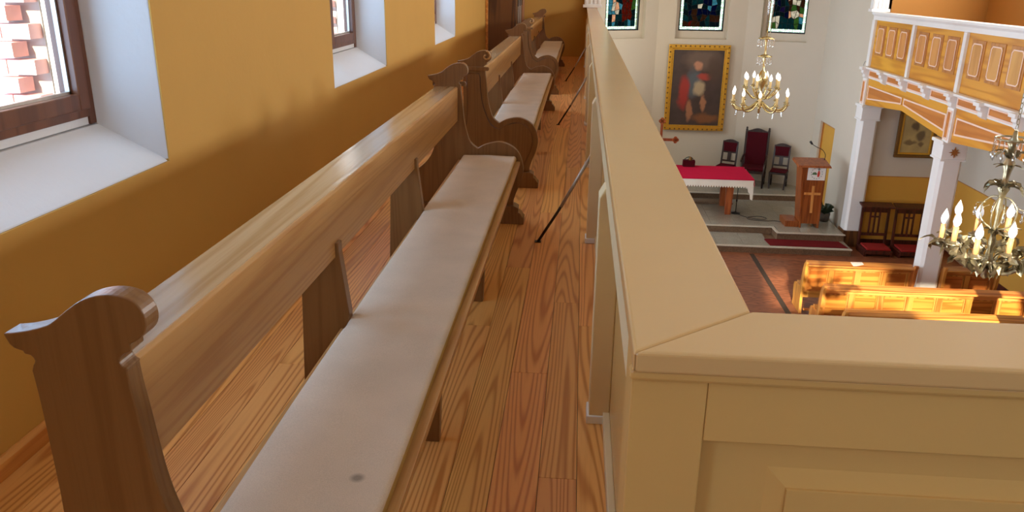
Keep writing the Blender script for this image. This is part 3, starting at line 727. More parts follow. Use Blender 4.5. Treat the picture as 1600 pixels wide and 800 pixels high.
def cushion_mesh(seed):
    bm = bmesh.new(); ny, nx = 150, 16
    prof = []                                            # (x, z, round) across the seat: rolled edges
    x0, x1, zt, zb, r = -.766, -.402, .481, .4372, .018
    prof += [(x0 + 0.004, zb), (x0, zb + 0.012)]
    for k in range(5): a = PI - PI/2*k/4; prof.append((x0 + r + r*math.cos(a), zt - r + r*math.sin(a)))
    for k in range(1, nx): prof.append((x0 + r + (x1 - x0 - 2*r)*k/nx, zt))
    for k in range(5): a = PI/2 - PI/2*k/4; prof.append((x1 - r + r*math.cos(a), zt - r + r*math.sin(a)))
    prof += [(x1, zb + 0.012), (x1 - 0.004, zb)]
    rows = []
    for j in range(ny + 1):
        y = 0.05 + (BL - 0.10) * j / ny
        end = min(y - 0.05, BL - 0.05 - y); dz = -0.012 * max(0, 1 - end/0.03)**2
        row = []
        for (x, z) in prof:
            top = (z - zb) / (zt - zb)
            p = Vector((x*6, y*2.2, seed))
            n1 = mnoise.noise(p) * 0.005 + mnoise.noise(Vector((x*3, y*0.9, seed + 5))) * 0.006
            dent = -0.010 * math.exp(-((y - 1.25 - (x + .8)*0.25)/0.05)**2) * math.exp(-((x + .78)/0.09)**2)
            if seed > 3: dent = 0
            sx = mnoise.noise(Vector((0, y*1.3, seed + 11))) * 0.010 * (1 if x < -.6 else 0.5)
            row.append(bm.verts.new((x + sx, y, z + top*(n1 + dz + dent))))
        rows.append(row)
    for j in range(ny):
        for i in range(len(prof) - 1):
            f = bm.faces.new((rows[j][i], rows[j][i+1], rows[j+1][i+1], rows[j+1][i])); f.smooth = True
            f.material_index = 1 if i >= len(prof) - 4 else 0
    for j in range(ny): bm.faces.new((rows[j][-1], rows[j][0], rows[j+1][0], rows[j+1][-1]))
    bm.faces.new(rows[0]); bm.faces.new(rows[-1][::-1])
    bmesh.ops.recalc_face_normals(bm, faces=bm.faces[:])
    me = bpy.data.meshes.new('seat_cushion'); bm.to_mesh(me); bm.free(); return me
def bench(loc, label, seed, ornate, cush, rz=0.0, recolour=None):
    t = thing('church_bench', loc, label, 'bench', 'benches along the gallery', rz)
    def part(key, name, y=0.0, parent=None, flip=False, bevel=0.003):
        o = link(name, bench_me[key], None, parent or t, bevel)
        if parent is None: o.location.y = y
        if flip: o.scale.y = -1
        if recolour:
            o.material_slots[0].link = 'OBJECT'; o.material_slots[0].material = M[recolour]
        return o
    for far in (False, True):
        e = part('end', 'end_panel', BL if far else 0, None, far, 0.006)
        part('plinth', 'plinth', 0, e)
        if ornate or far:
            part('inset', 'inset_panel', 0, e, False, 0.003); part('groove', 'groove_line', 0, e, False, 0); part('volute', 'volute', 0, e, False, 0); part('moulding', 'neck_moulding', 0, e)
    part('back', 'backrest'); part('ledge', 'back_ledge', 0, None, False, 0)
    part('seat', 'seat_board'); part('leg', 'leg', 1.29); part('leg', 'leg', 2.64)
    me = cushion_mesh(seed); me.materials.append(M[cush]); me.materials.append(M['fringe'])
    link('seat_cushion', me, None, t)
    return t
M['cushion_stained'] = fabric('greige_seat_cloth_with_spot', srgb(204, 184, 164), 0.16, stain=(-0.486, 0.365, 0.481))
bench((0, 1.21, 0), 'long oak bench nearest the viewer with grey-beige cushion and plain curved end', 1.3, False, 'cushion_stained')
bench((0.045, 6.33, 0), 'middle oak bench of the row with scroll-carved end and pale cushion', 4.7, True, 'cushion')
bench((0.05, 12.0, 0), 'farthest oak bench by the ochre end wall, scroll-carved end and pale cushion', 8.1, True, 'cushion')

# ------------------------------------------------------------------ CORNER CUPBOARD at the end of the gallery
cup = thing('corner_cupboard', (-1.6, 17.2, 0), 'tall dark brown wooden cupboard in the corner behind the farthest bench', 'cupboard')
cx0, cx1, cy0, cy1 = -0.275, 0.30, -1.0, 1.09
MB().box(cx0, cx1, cy0, cy1, 0, 2.6).build('body', 'darkbrown', cup, 0.006)
MB().box(cx0, cx0 + 0.05, cy0 - 0.02, cy0 + 0.01, 0, 2.6).build('edge_board', 'skirt', cup, 0.004)
for a in (cy0 + 0.04, cy0 + 0.53, cy0 + 1.02):
    dd = MB().box(cx1, cx1 + 0.02, a, a + 0.46, 0.08, 2.5).build('door', 'darkbrown', cup, 0.004)
    MB().box(cx1 + 0.02, cx1 + 0.035, a + 0.40, a + 0.42, 1.1, 1.22).build('handle', 'iron', dd)
for a, mt in ((cy0 + 0.50, 'steel'), (cy0 + 0.99, 'steel'), (cy0 + 1.55, 'pinkwood')):
    MB().box(cx1, cx1 + 0.045, a, a + (0.03 if mt == 'steel' else 0.5), 0.0, 2.6).build('jamb', mt, cup, 0.004)
# ------------------------------------------------------------------ OPPOSITE GALLERY
tag(MB().box(XO + 0.10, XR, 1.3, 18.2, -0.32, -0.02).build('floor_opposite_gallery', 'whitewood'), 'floor slab of the opposite gallery', None, None, 'structure')
og = thing('opposite_balustrade', (XO, 13.9, 0), 'ochre and white balustrade of the opposite gallery with arched apron', 'balustrade')
def G4(o, parent=None):
    if parent: o.parent = parent; return o
    o.parent = og; o.location = (-XO, -13.9, 0); return o
def fp(poly, d0, d1, name, mat, bevel=0.0, parent=None):      # poly in (y, z); d = how far it stands out of the face
    return G4(MB().prism(poly, 'x', XO - d1, XO - d0).build(name, mat, None, bevel), parent)
YA, YB = 18.2, 9.62
G4(MB().prism([(XO - 0.075, 1.02), (XO - 0.075, 1.06), (XO + 0.14, 1.06), (XO + 0.14, 0.90), (XO - 0.03, 0.90), (XO - 0.03, 0.98)], 'y', YB, YA).build('handrail', 'whitewood', None, 0.006))
G4(MB().box(XO + 0.02, XO + 0.08, YB, YA, -0.06, 0.90).build('boarding', 'ochrewood', None))
bay = 2.135
for k in range(4):
    y1, y0 = YA - 0.1 - k * bay, YA - 0.1 - (k + 1) * bay
    fp(rect(y1 - 0.055, y1 + 0.055 + (0.05 if k == 0 else 0), -0.07, 0.90), -0.03, 0.045, 'post', 'whitewood', 0.008)
    fp(rect(y0 + 0.05, y1 - 0.05, -0.06, 0.90), -0.03, -0.005, 'bay_panel', 'ochrewood')
    w = (bay - 0.10) / 3
    for q in range(3):
        c = y1 - (0.43, 1.045, 1.66)[q]
        hw = 0.19; z0, z1 = 0.22, 0.80
        rec = fp(rect(c - hw - 0.035, c + hw + 0.035, z0 - 0.02, z1), -0.006, 0.006, 'raised_panel', 'panelframe', 0.004)
        fld = fp(rect(c - hw + 0.02, c + hw - 0.02, z0 + 0.03, z1 - 0.05), 0.004, 0.016, 'field', 'panelwood', 0.004, rec)
        e = 0.045; a, b_, lo, hi = c - hw + 0.02, c + hw - 0.02, z0 + 0.03, z1 - 0.05
        octo = [(a + e, lo), (b_ - e, lo), (b_, lo + e), (b_, hi - e), (b_ - e, hi), (a + e, hi), (a, hi - e), (a, lo + e)]
        G4(MB().outline(octo, 'x', XO - 0.020, XO - 0.015, 0.018).build('painted_line', 'pink', None), rec)
    # frieze with corbels, two per bay
    for q in range(2):
        yc = y1 - q * bay / 2
        cb = fp([(yc - 0.10, -0.07), (yc + 0.10, -0.07), (yc + 0.10, -0.13), (yc - 0.10, -0.13)], 0.0, 0.17, 'corbel', 'whitewood', 0.006)
        G4(MB().prism([(XO, -0.13), (XO - 0.13, -0.13), (XO - 0.13, -0.19), (XO - 0.09, -0.22), (XO - 0.09, -0.28), (XO - 0.05, -0.31), (XO, -0.33)], 'y', yc - 0.075, yc + 0.075).build('scroll', 'whitewood', None, 0.008), cb)
        ya, yb = yc - bay / 2 + 0.13, yc - 0.13
        fz = fp(rect(ya, yb, -0.25, -0.135), -0.01, 0.012, 'frieze_panel', 'frieze')
        G4(MB().outline(rect(ya - 0.02, yb + 0.02, -0.27, -0.115), 'x', XO - 0.024, XO - 0.01, 0.03).build('painted_line', 'pink', None), fz)
G4(MB().prism([(XO + 0.03, -0.06), (XO - 0.10, -0.06), (XO - 0.10, -0.10), (XO - 0.06, -0.115), (XO + 0.03, -0.115)], 'y', YB, YA).build('cornice', 'whitewood', None, 0.005))
G4(MB().box(XO - 0.004, XO + 0.08, YB, YA, -0.30, -0.11).build('frieze_board', 'whitewood', None))
for k in range(2):                      # arched aprons between the columns
    y1 = YA - 0.1 - k * 2 * bay; y0 = y1 - 2 * bay; ym = (y0 + y1) / 2
    fp([(y1, -0.30), (y1, -0.86), (y1 - 0.35, -0.84), (ym + 0.02, -0.685), (ym - 0.02, -0.685), (y0 + 0.35, -0.84), (y0, -0.86), (y0, -0.30)], -0.10, 0.005, 'apron', 'ochrewood')
    for sg in (1, -1):
        ya = y1 - 0.20 if sg == 1 else y0 + 0.20
        tr = [(ya, -0.44), (ya, -0.735), (ym + sg * 0.05, -0.575), (ym + sg * 0.05, -0.44)]
        ap = fp(tr, 0.004, 0.012, 'apron_panel', 'frieze')
        G4(MB().outline(tr, 'x', XO - 0.018, XO - 0.011, 0.028).build('painted_line', 'pink', None), ap)
    st = fp(rect(y1 - 0.12, y1 + 0.12, -0.88, -0.31), -0.05, 0.05, 'pilaster_strip', 'whitewood', 0.006)
    fp(rect(y1 - 0.055, y1 + 0.055, -0.80, -0.38), 0.048, 0.056, 'strip_inset', 'frieze', 0, st)
    G4(MB().outline(rect(y1 - 0.085, y1 + 0.085, -0.84, -0.35), 'x', XO - 0.062, XO - 0.05, 0.028).build('painted_line', 'pink', None), st)
bench((6.78, 14.52, 0), 'orange wooden bench whose scroll end rises over the opposite handrail', 12.2, False, 'cushion', PI, 'ochrewood')

# ------------------------------------------------------------------ NAVE PEWS
def pew(name, x0, x1, yl, label, kind='pew'):
    t = thing(name, (x0, yl, ZN), label, 'pew', 'pine pews in the nave')
    Ln = x1 - x0; zt = 0.96
    prof = spline([(0.02, zt - 0.03), (0.0, zt + 0.03), (0.03, zt + 0.05), (0.10, zt + 0.02), (0.16, zt - 0.08), (0.20, zt - 0.25), (0.21, 0.52), (0.27, 0.46)], 3) + spline([(0.32, 0.455), (0.48, 0.46), (0.58, 0.42), (0.60, 0.30), (0.55, 0.12)], 3) + [(0.58, 0.0), (0.06, 0.0), (0.10, 0.14)] + spline([(0.11, 0.30), (0.09, 0.50), (0.04, 0.68), (0.03, 0.80)], 3)
    prof = [(-0.02 + p[0], p[1]) for p in prof]
    for xx in (-0.05, Ln):
        e = MB().prism(prof, 'x', xx, xx + 0.05).build('end_panel', 'pewV', t, 0.004)
    MB().prism([(0.0, zt - 0.035), (0.20, zt - 0.005), (0.20, zt + 0.02), (0.0, zt - 0.01)], 'x', 0, Ln).build('ledge', 'pewH', t, 0.004)
    MB().box(0, Ln, 0.17, 0.195, 0.28, zt - 0.02).build('back_board', 'pewP', t)
    MB().box(0, Ln, 0.145, 0.175, zt - 0.14, zt - 0.03).build('top_rail', 'pewH', t, 0.003)
    MB().box(0, Ln, 0.145, 0.175, 0.28, 0.40).build('bottom_rail', 'pewH', t, 0.003)
    n = max(2, round(Ln / 0.50))
    for k in range(n + 1):
        u = Ln * k / n
        a, b_ = max(0, u - 0.045), min(Ln, u + 0.045)
        MB().box(a, b_, 0.14, 0.17, 0.40, zt - 0.14).build('stile', 'pewV', t, 0.003)
        if k < n:
            p = MB().outline(rect(u + 0.05, Ln * (k + 1) / n - 0.05, 0.405, zt - 0.145), 'y', 0.155, 0.171, 0.018).build('panel_moulding', 'pewV', t)
    MB().prism([(0.195, 0.42), (0.56, 0.43), (0.56, 0.46), (0.195, 0.45)], 'x', 0, Ln).build('seat', 'pewH', t, 0.004)
    MB().box(0, Ln, -0.06, 0.0, 0.10, 0.13).build('foot_rest', 'pewH', t)
    return t
pew('nave_pew', 4.22, 6.06, 13.80, 'front pine pew with a white paper lying on its ledge')
pew('nave_pew', 6.60, 7.46, 13.78, 'short shaded pine pew behind the white column')
pew('nave_pew', 4.20, 7.48, 12.62, 'sunlit pine pew, second row behind the paper')
pew('nave_pew', 4.22, 7.48, 11.55, 'pine pew nearest the handrail, mostly hidden by it')
o = MB().prism([(0.0, 0.0), (0.21, 0.0), (0.21, 0.15), (0.0, 0.15)], 'z', 0, 0.003).build('paper_sheet', 'paper'); o.location = (5.0, 13.83, -3.148); o.rotation_euler = (0.17, 0, 0.06)
tag(o, 'white sheet of paper lying on the ledge of the front pew', 'paper')

# ------------------------------------------------------------------ AISLE: kneelers and a framed print
def kneeler(x, y, label):
    t = thing('prie_dieu', (x, y, ZN), label, 'kneeler', 'dark kneelers by the aisle wall')
    W = 0.62; d = 0.05
    for xx in (0, W - d):
        MB().hull8([(xx, 0.05, 0), (xx + d, 0.05, 0), (xx + d, 0.11, 0), (xx, 0.11, 0)], [(xx, 0.12, 1.03), (xx + d, 0.12, 1.03), (xx + d, 0.17, 1.03), (xx, 0.17, 1.03)]).build('upright', 'mahog', t, 0.004)
        MB().box(xx, xx + d, -0.42, 0.08, 0.0, 0.13).build('side_rail', 'mahog', t, 0.004)
    MB().hull8([(-0.04, -0.03, 1.0), (W + 0.04, -0.03, 1.0), (W + 0.04, 0.24, 1.05), (-0.04, 0.24, 1.05)], [(-0.04, -0.03, 1.035), (W + 0.04, -0.03, 1.035), (W + 0.04, 0.24, 1.085), (-0.04, 0.24, 1.085)]).build('book_rest', 'mahog', t, 0.005)
    MB().box(d, W - d, 0.10, 0.14, 0.88, 0.99).build('top_rail', 'mahog', t)
    MB().box(d, W - d, 0.08, 0.12, 0.34, 0.40).build('lower_rail', 'mahog', t)
    for u in (0.19, 0.29, 0.39): MB().hull8([(u, .085, .39), (u + .035, .085, .39), (u + .035, .115, .39), (u, .115, .39)], [(u, .11, .89), (u + .035, .11, .89), (u + .035, .14, .89), (u, .14, .89)]).build('baluster', 'mahog', t)
    MB().box(0.19, 0.425, 0.105, 0.13, 0.76, 0.795).build('cross_bar', 'mahog', t)
    MB().box(0.03, W - 0.03, -0.44, 0.06, 0.06, 0.14).build('kneeling_board', 'mahog', t, 0.005)
    MB().box(0.05, W - 0.05, -0.42, 0.04, 0.14, 0.185).build('kneeling_pad', 'redcush', t, 0.015)
kneeler(6.44, 17.72, 'dark mahogany kneeler with red pad, the one beside the brown column plinth')
kneeler(7.17, 17.70, 'dark mahogany kneeler with red pad, half hidden by the white column')
def framed(name, x0, x1, y, z0, z1, fw, mat_frame, mat_pic, label, cat, inner=None):
    t = thing(name, ((x0 + x1) / 2, y, (z0 + z1) / 2), label, cat); W, H = (x1 - x0) / 2, (z1 - z0) / 2
    for nm, m in (('frame_outer', mat_frame),):
        fr = MB()
        for a in ((rect(-W, W, H - fw, H)), (rect(-W, W, -H, -H + fw)), (rect(-W, -W + fw, -H + fw, H - fw)), (rect(W - fw, W, -H + fw, H - fw))):
            fr.prism(a, 'y', -0.07, 0.0)
        f = fr.build('frame', m, t, 0.012, False, 2)
    if inner:
        fr = MB(); q = fw; r = fw + 0.045
        for a in ((rect(-W + q, W - q, H - r, H - q)), (rect(-W + q, W - q, -H + q, -H + r)), (rect(-W + q, -W + r, -H + r, H - r)), (rect(W - r, W - q, -H + r, H - r))): fr.prism(a, 'y', -0.045, 0.0)
        fr.build('slip', inner, t, 0.006)
    MB().box(-W + fw * 0.9, W - fw * 0.9, -0.025, -0.005, -H + fw * 0.9, H - fw * 0.9).build('picture', mat_pic, t)
    return t, W, H
M['print_pic'] = canvas('old_print', srgb(176, 152, 96), [(-0.05, 0.16, 0.10, 0.12, srgb(92, 74, 52)), (0.1, -0.02, 0.10, 0.12, srgb(104, 84, 56)), (-0.1, -0.16, 0.14, 0.06, srgb(120, 96, 60)), (0.12, -0.2, 0.08, 0.07, srgb(112, 88, 56))])
framed('framed_print', 7.03, 7.87, 18.16, -2.02, -0.98, 0.07, 'golddark', 'print_pic', 'old sepia print in a dark gilt frame under the opposite gallery', 'picture', 'gold')

# ------------------------------------------------------------------ CHANCEL FURNISHINGS
M['altar_pic'] = canvas('dark_devotional_painting', srgb(70, 56, 50), [(0.1, 0.75, 0.55, 0.3, srgb(112, 92, 78)), (-0.08, 0.15, 0.22, 0.42, srgb(88, 98, 104)), (-0.34, -0.12, 0.17, 0.5, srgb(166, 52, 42)), (0.18, 0.32, 0.22, 0.10, srgb(176, 68, 52)), (0.08, 0.02, 0.18, 0.22, srgb(186, 164, 128)), (0.02, 0.62, 0.13, 0.13, srgb(196, 140, 108)), (-0.15, -0.62, 0.09, 0.32, srgb(170, 116, 82)), (0.2, -0.4, 0.09, 0.26, srgb(176, 124, 88)), (0.3, -0.82, 0.4, 0.16, srgb(134, 86, 50)), (0.45, 0.5, 0.22, 0.4, srgb(84, 66, 54))])
t, W, H = framed('gilt_framed_painting', 2.40, 4.04, 22.58, -2.31, 0.01, 0.10, 'gold', 'altar_pic', 'large dark painting with red and tan patches in a gilt frame', 'painting', 'gold')
rg = random.Random(2)
knob = MB().lathe([(0.0, -0.01), (0.026, 0.0), (0.018, 0.016), (0.0, 0.022)], (0, 0, 0), 6); kme = bpy.data.meshes.new('carved_boss'); knob.bm.to_mesh(kme); kme.materials.append(M['golddark'])
for k in range(17):
    for sx in (-1, 1):
        o = link('carved_boss', kme, None, t); o.location = (sx * (W - 0.04), -0.066, -H + 0.06 + (2 * H - 0.12) * k / 16); o.rotation_euler.x = PI / 2
for k in range(1, 12):
    for sz in (-1, 1):
        o = link('carved_boss', kme, None, t); o.location = (-W + 0.05 + (2 * W - 0.1) * k / 12, -0.066, sz * (H - 0.04)); o.rotation_euler.x = PI / 2
# altar table
al = thing('altar_table', (3.2, 19.65, Z2), 'altar table on reddish wooden legs under a crimson cloth', 'altar')
MB().box(-1.02, 1.02, -0.66, 0.66, 0.88, 0.945).build('table_top', 'altarwood', al, 0.006)
for sx in (-1, 1):
    for sy in (-1, 1):
        MB().hull8([(sx*0.56 - 0.07, sy*0.40 - 0.05, 0), (sx*0.56 + 0.07, sy*0.40 - 0.05, 0), (sx*0.56 + 0.07, sy*0.40 + 0.05, 0), (sx*0.56 - 0.07, sy*0.40 + 0.05, 0)], [(sx*0.56 - 0.10, sy*0.40 - 0.05, 0.88), (sx*0.56 + 0.10, sy*0.40 - 0.05, 0.88), (sx*0.56 + 0.10, sy*0.40 + 0.05, 0.88), (sx*0.56 - 0.10, sy*0.40 + 0.05, 0.88)]).build('leg', 'altarwood', al, 0.006)
MB().box(-0.60, 0.60, -0.05, 0.05, 0.60, 0.88).build('apron_board', 'altarwood', al, 0.004)
lc = thing('lace_altar_cloth', (3.2, 19.65, Z2), 'white lace cloth hanging scalloped from the altar edge', 'cloth')
def scallop(n, u0, u1, ztop, zbot, dz):
    pts = [(u1, ztop), (u0, ztop)]
    for k in range(n):
        a = u0 + (u1 - u0) * k / n; b_ = u0 + (u1 - u0) * (k + 1) / n
        pts += [(a, zbot + dz), (a + (b_-a)*0.25, zbot + dz*0.35), ((a + b_) / 2, zbot), (a + (b_-a)*0.75, zbot + dz*0.35)]
    return pts + [(u1, zbot + dz)]
MB().box(-1.045, 1.045, -0.685, 0.685, 0.946, 0.950).build('cloth_top', 'lace', lc)
MB().prism(scallop(34, -1.045, 1.045, 0.95, 0.735, 0.05), 'y', -0.690, -0.684).build('front_edging', 'lace', lc)
dr = MB(); N_ = 14                                    # folded corner drop on the side
poly = []
prev = None
for k in range(N_ + 1):
    yy = -0.690 + 1.375 * k / N_; xx = 1.050 + 0.022 * math.sin(k * 1.9); zb = 0.60 + 0.10 * math.sin(k * 0.5) + (0.02 if k % 2 else 0) - (0.12 if k < 3 else 0)
    cur = [(xx, yy, 0.95), (xx + 0.02, yy, zb)]
    if prev: dr.hull8([prev[0], cur[0], cur[1], prev[1]], [(p[0] + 0.005, p[1], p[2]) for p in (prev[0], cur[0], cur[1], prev[1])])
    prev = cur
dr.prism([(0.90, 0.80), (1.05, 0.80), (1.06, 0.44), (1.00, 0.47), (0.985, 0.60), (0.94, 0.64)], 'y', -0.696, -0.688)
dr.build('side_drop', 'lace', lc)
ru = thing('crimson_runner', (3.2, 19.65, Z2), 'crimson cloth covering the altar top', 'cloth')
MB().box(-1.045, 1.052, -0.70, 0.690, 0.9505, 0.957).build('top_cover', 'runner', ru, 0.002)
MB().box(-1.045, 1.052, -0.706, -0.700, 0.932, 0.957).build('front_fold', 'runner', ru)
MB().hull8([(1.052, -0.70, 0.957), (1.06, -0.70, 0.957), (1.06, 0.3, 0.957), (1.052, 0.3, 0.957)], [(1.075, -0.69, 0.78), (1.083, -0.69, 0.78), (1.07, 0.2, 0.88), (1.062, 0.2, 0.88)]).build('side_fold', 'runner', ru)
bx = thing('red_casket', (2.86, 20.22, Z2 + 0.957), 'small dark red casket with a trinket on top at the back of the altar', 'box')
MB().box(-0.15, 0.15, -0.08, 0.08, 0, 0.16).build('body', 'burg', bx, 0.008)
MB().lathe([(0.05, 0.16), (0.06, 0.18), (0.03, 0.20), (0.045, 0.23), (0.0, 0.25)], (0.03, 0, 0), 10).build('ornament', 'golddark', bx)
MB().tube(spline([(-0.12, 0, 0.17), (-0.06, 0, 0.22), (0.02, 0, 0.24), (0.1, 0, 0.19)], 3), 0.012, 6).build('garland', 'leaf', bx)
fb_ = MB().box(2.5, 4.05, 20.14, 20.44, Z2, Z2 + 0.06).build('dark_block', 'riser', None, 0.006); tag(fb_, 'low dark granite footboard under the altar', 'block')  # low dark block on the floor at the back of the altar
# microphone stand and its cable
ms = thing('microphone_stand', (3.98, 19.36, Z2), 'thin black microphone stand with round base beside the altar leg', 'stand')
MB().lathe([(0.11, 0), (0.11, 0.02), (0.03, 0.035), (0.012, 0.05)], (0, 0, 0), 16).build('base', 'black', ms)
MB().tube([(0, 0, 0.04), (0, 0, 0.86)], 0.009, 8).build('pole', 'black', ms)
MB().lathe([(0.02, 0.30), (0.02, 0.36)], (0, 0, 0), 8).build('clutch', 'black', ms)
cab = [(4.0, 19.3), (4.15, 19.05), (4.45, 18.85), (4.65, 18.95), (4.5, 19.12), (4.2, 19.0), (4.25, 18.8), (4.6, 18.75), (4.8, 18.78), (4.92, 18.70)]
o = MB().tube(spline([(a, b_, Z2 + 0.008) for a, b_ in cab], 5), 0.008, 5).build('microphone_cable', 'black'); tag(o, 'thin black cable looping over the chancel tiles', 'cable')
# dark red carpet on the lower step
o = MB().prism([(4.36, 17.78), (4.40, 17.34), (6.10, 17.34), (6.02, 17.80), (4.42, 17.82)], 'z', Z1, Z1 + 0.012).build('step_carpet', 'carpet', None, 0.004); tag(o, 'dark red carpet strip lying on the lower chancel step', 'carpet')
# lectern
le = thing('lectern', (5.45, 18.55, Z2), 'wooden lectern with pale cross, white notice and gooseneck microphone', 'lectern')
H0, H1 = 0.10, 1.47
MB().hull8([(-0.20, -0.25, 0.0), (-0.16, -0.25, 0.0), (-0.16, 0.20, 0.0), (-0.20, 0.20, 0.0)], [(-0.32, -0.25, H1), (-0.28, -0.25, H1), (-0.28, 0.20, H1), (-0.32, 0.20, H1)]).build('side_panel', 'lectern', le, 0.004)
MB().hull8([(0.20, -0.25, 0.0), (0.24, -0.25, 0.0), (0.24, 0.20, 0.0), (0.20, 0.20, 0.0)], [(0.20, -0.25, H1), (0.24, -0.25, H1), (0.24, 0.20, H1), (0.20, 0.20, H1)]).build('side_panel', 'lectern', le, 0.004)
MB().hull8([(-0.17, -0.235, H0), (0.21, -0.235, H0), (0.21, -0.21, H0), (-0.17, -0.21, H0)], [(-0.29, -0.235, H1), (0.21, -0.235, H1), (0.21, -0.21, H1), (-0.29, -0.21, H1)]).build('front_panel', 'lectern', le)
MB().hull8([(-0.42, -0.33, 1.44), (0.33, -0.33, 1.44), (0.33, 0.28, 1.50), (-0.42, 0.28, 1.50)], [(-0.40, -0.31, 1.485), (0.31, -0.31, 1.485), (0.31, 0.26, 1.56), (-0.40, 0.26, 1.56)]).build('desk_top', 'lectern', le, 0.006)
MB().box(-0.52, -0.21, -0.20, 0.34, 0.0, 0.14).build('step', 'lectern', le, 0.005)
cr = MB().hull8([(-0.005, -0.248, 0.36), (0.05, -0.248, 0.36), (0.05, -0.23, 0.36), (-0.005, -0.23, 0.36)], [(-0.025, -0.248, 1.0), (0.035, -0.248, 1.0), (0.035, -0.23, 1.0), (-0.025, -0.23, 1.0)])
cr.box(-0.185, 0.185, -0.247, -0.23, 0.79, 0.845).build('cross', 'lightwood', le, 0.002)
no = MB().box(-0.17, 0.225, -0.256, -0.251, 1.14, 1.47).build('notice', 'paper', le)
MB().box(-0.17, 0.225, -0.30, -0.251, 1.466, 1.47).build('notice_fold', 'paper', no)
ring = [(0.03 + 0.125 * math.cos(a), -0.2575, 1.30 + 0.125 * math.sin(a)) for a in [PI * 0.62 + 2 * PI * 0.8 * k / 22 for k in range(23)]]
for k in range(0, 22, 2): MB().tube(ring[k:k+2], 0.0075, 4).build('ring_lettering', 'greyprint', no)
MB().prism([(0.05, 1.22), (0.09, 1.22), (0.10, 1.30), (0.085, 1.36), (0.06, 1.36), (0.045, 1.30)], 'y', -0.259, -0.256).build('red_figure', 'red', no)
MB().box(0.062, 0.076, -0.259, -0.256, 1.36, 1.43).box(0.04, 0.10, -0.259, -0.256, 1.39, 1.402).build('small_cross', 'black', no)
MB().prism([(-0.08, 1.27), (0.03, 1.265), (0.035, 1.30), (0.0, 1.33), (-0.05, 1.32)], 'y', -0.259, -0.256).build('green_mark', 'green', no)
mi = MB().tube(spline([(0.26, 0.1, 1.52), (0.265, 0.08, 1.66), (0.18, 0.05, 1.78), (0.02, 0.0, 1.86), (-0.10, -0.04, 1.93)], 5), 0.008, 6).build('gooseneck', 'black', le)
MB().tube([(-0.10, -0.04, 1.93), (-0.15, -0.06, 1.99)], [0.024, 0.028], 8).build('microphone_head', 'black', mi)
# plant behind the lectern
pl = thing('potted_plant', (5.98, 18.95, Z2), 'dark leafy pot plant on the chancel floor behind the lectern', 'plant')
MB().lathe([(0.09, 0), (0.12, 0.02), (0.14, 0.2), (0.13, 0.2), (0.12, 0.17)], (0, 0, 0), 14).build('pot', 'pot', pl)
for k in range(16):
    a = rg.uniform(0, 2 * PI); r = rg.uniform(0.12, 0.22); h = rg.uniform(0.28, 0.46)
    c_, s_ = math.cos(a), math.sin(a)
    MB().hull8([(-0.02*s_, 0.02*c_, 0.17), (0.02*s_, -0.02*c_, 0.17), (r*0.6*c_ + 0.04*s_, r*0.6*s_ - 0.04*c_, h), (r*0.6*c_ - 0.04*s_, r*0.6*s_ + 0.04*c_, h)], [(0.004 - 0.02*s_, 0.02*c_, 0.18), (0.004 + 0.02*s_, -0.02*c_, 0.18), (r*c_ + 0.01*s_, r*s_ - 0.01*c_, h - 0.03), (r*c_ - 0.01*s_, r*s_ + 0.01*c_, h - 0.03)]).build('leaf', 'leaf', pl)
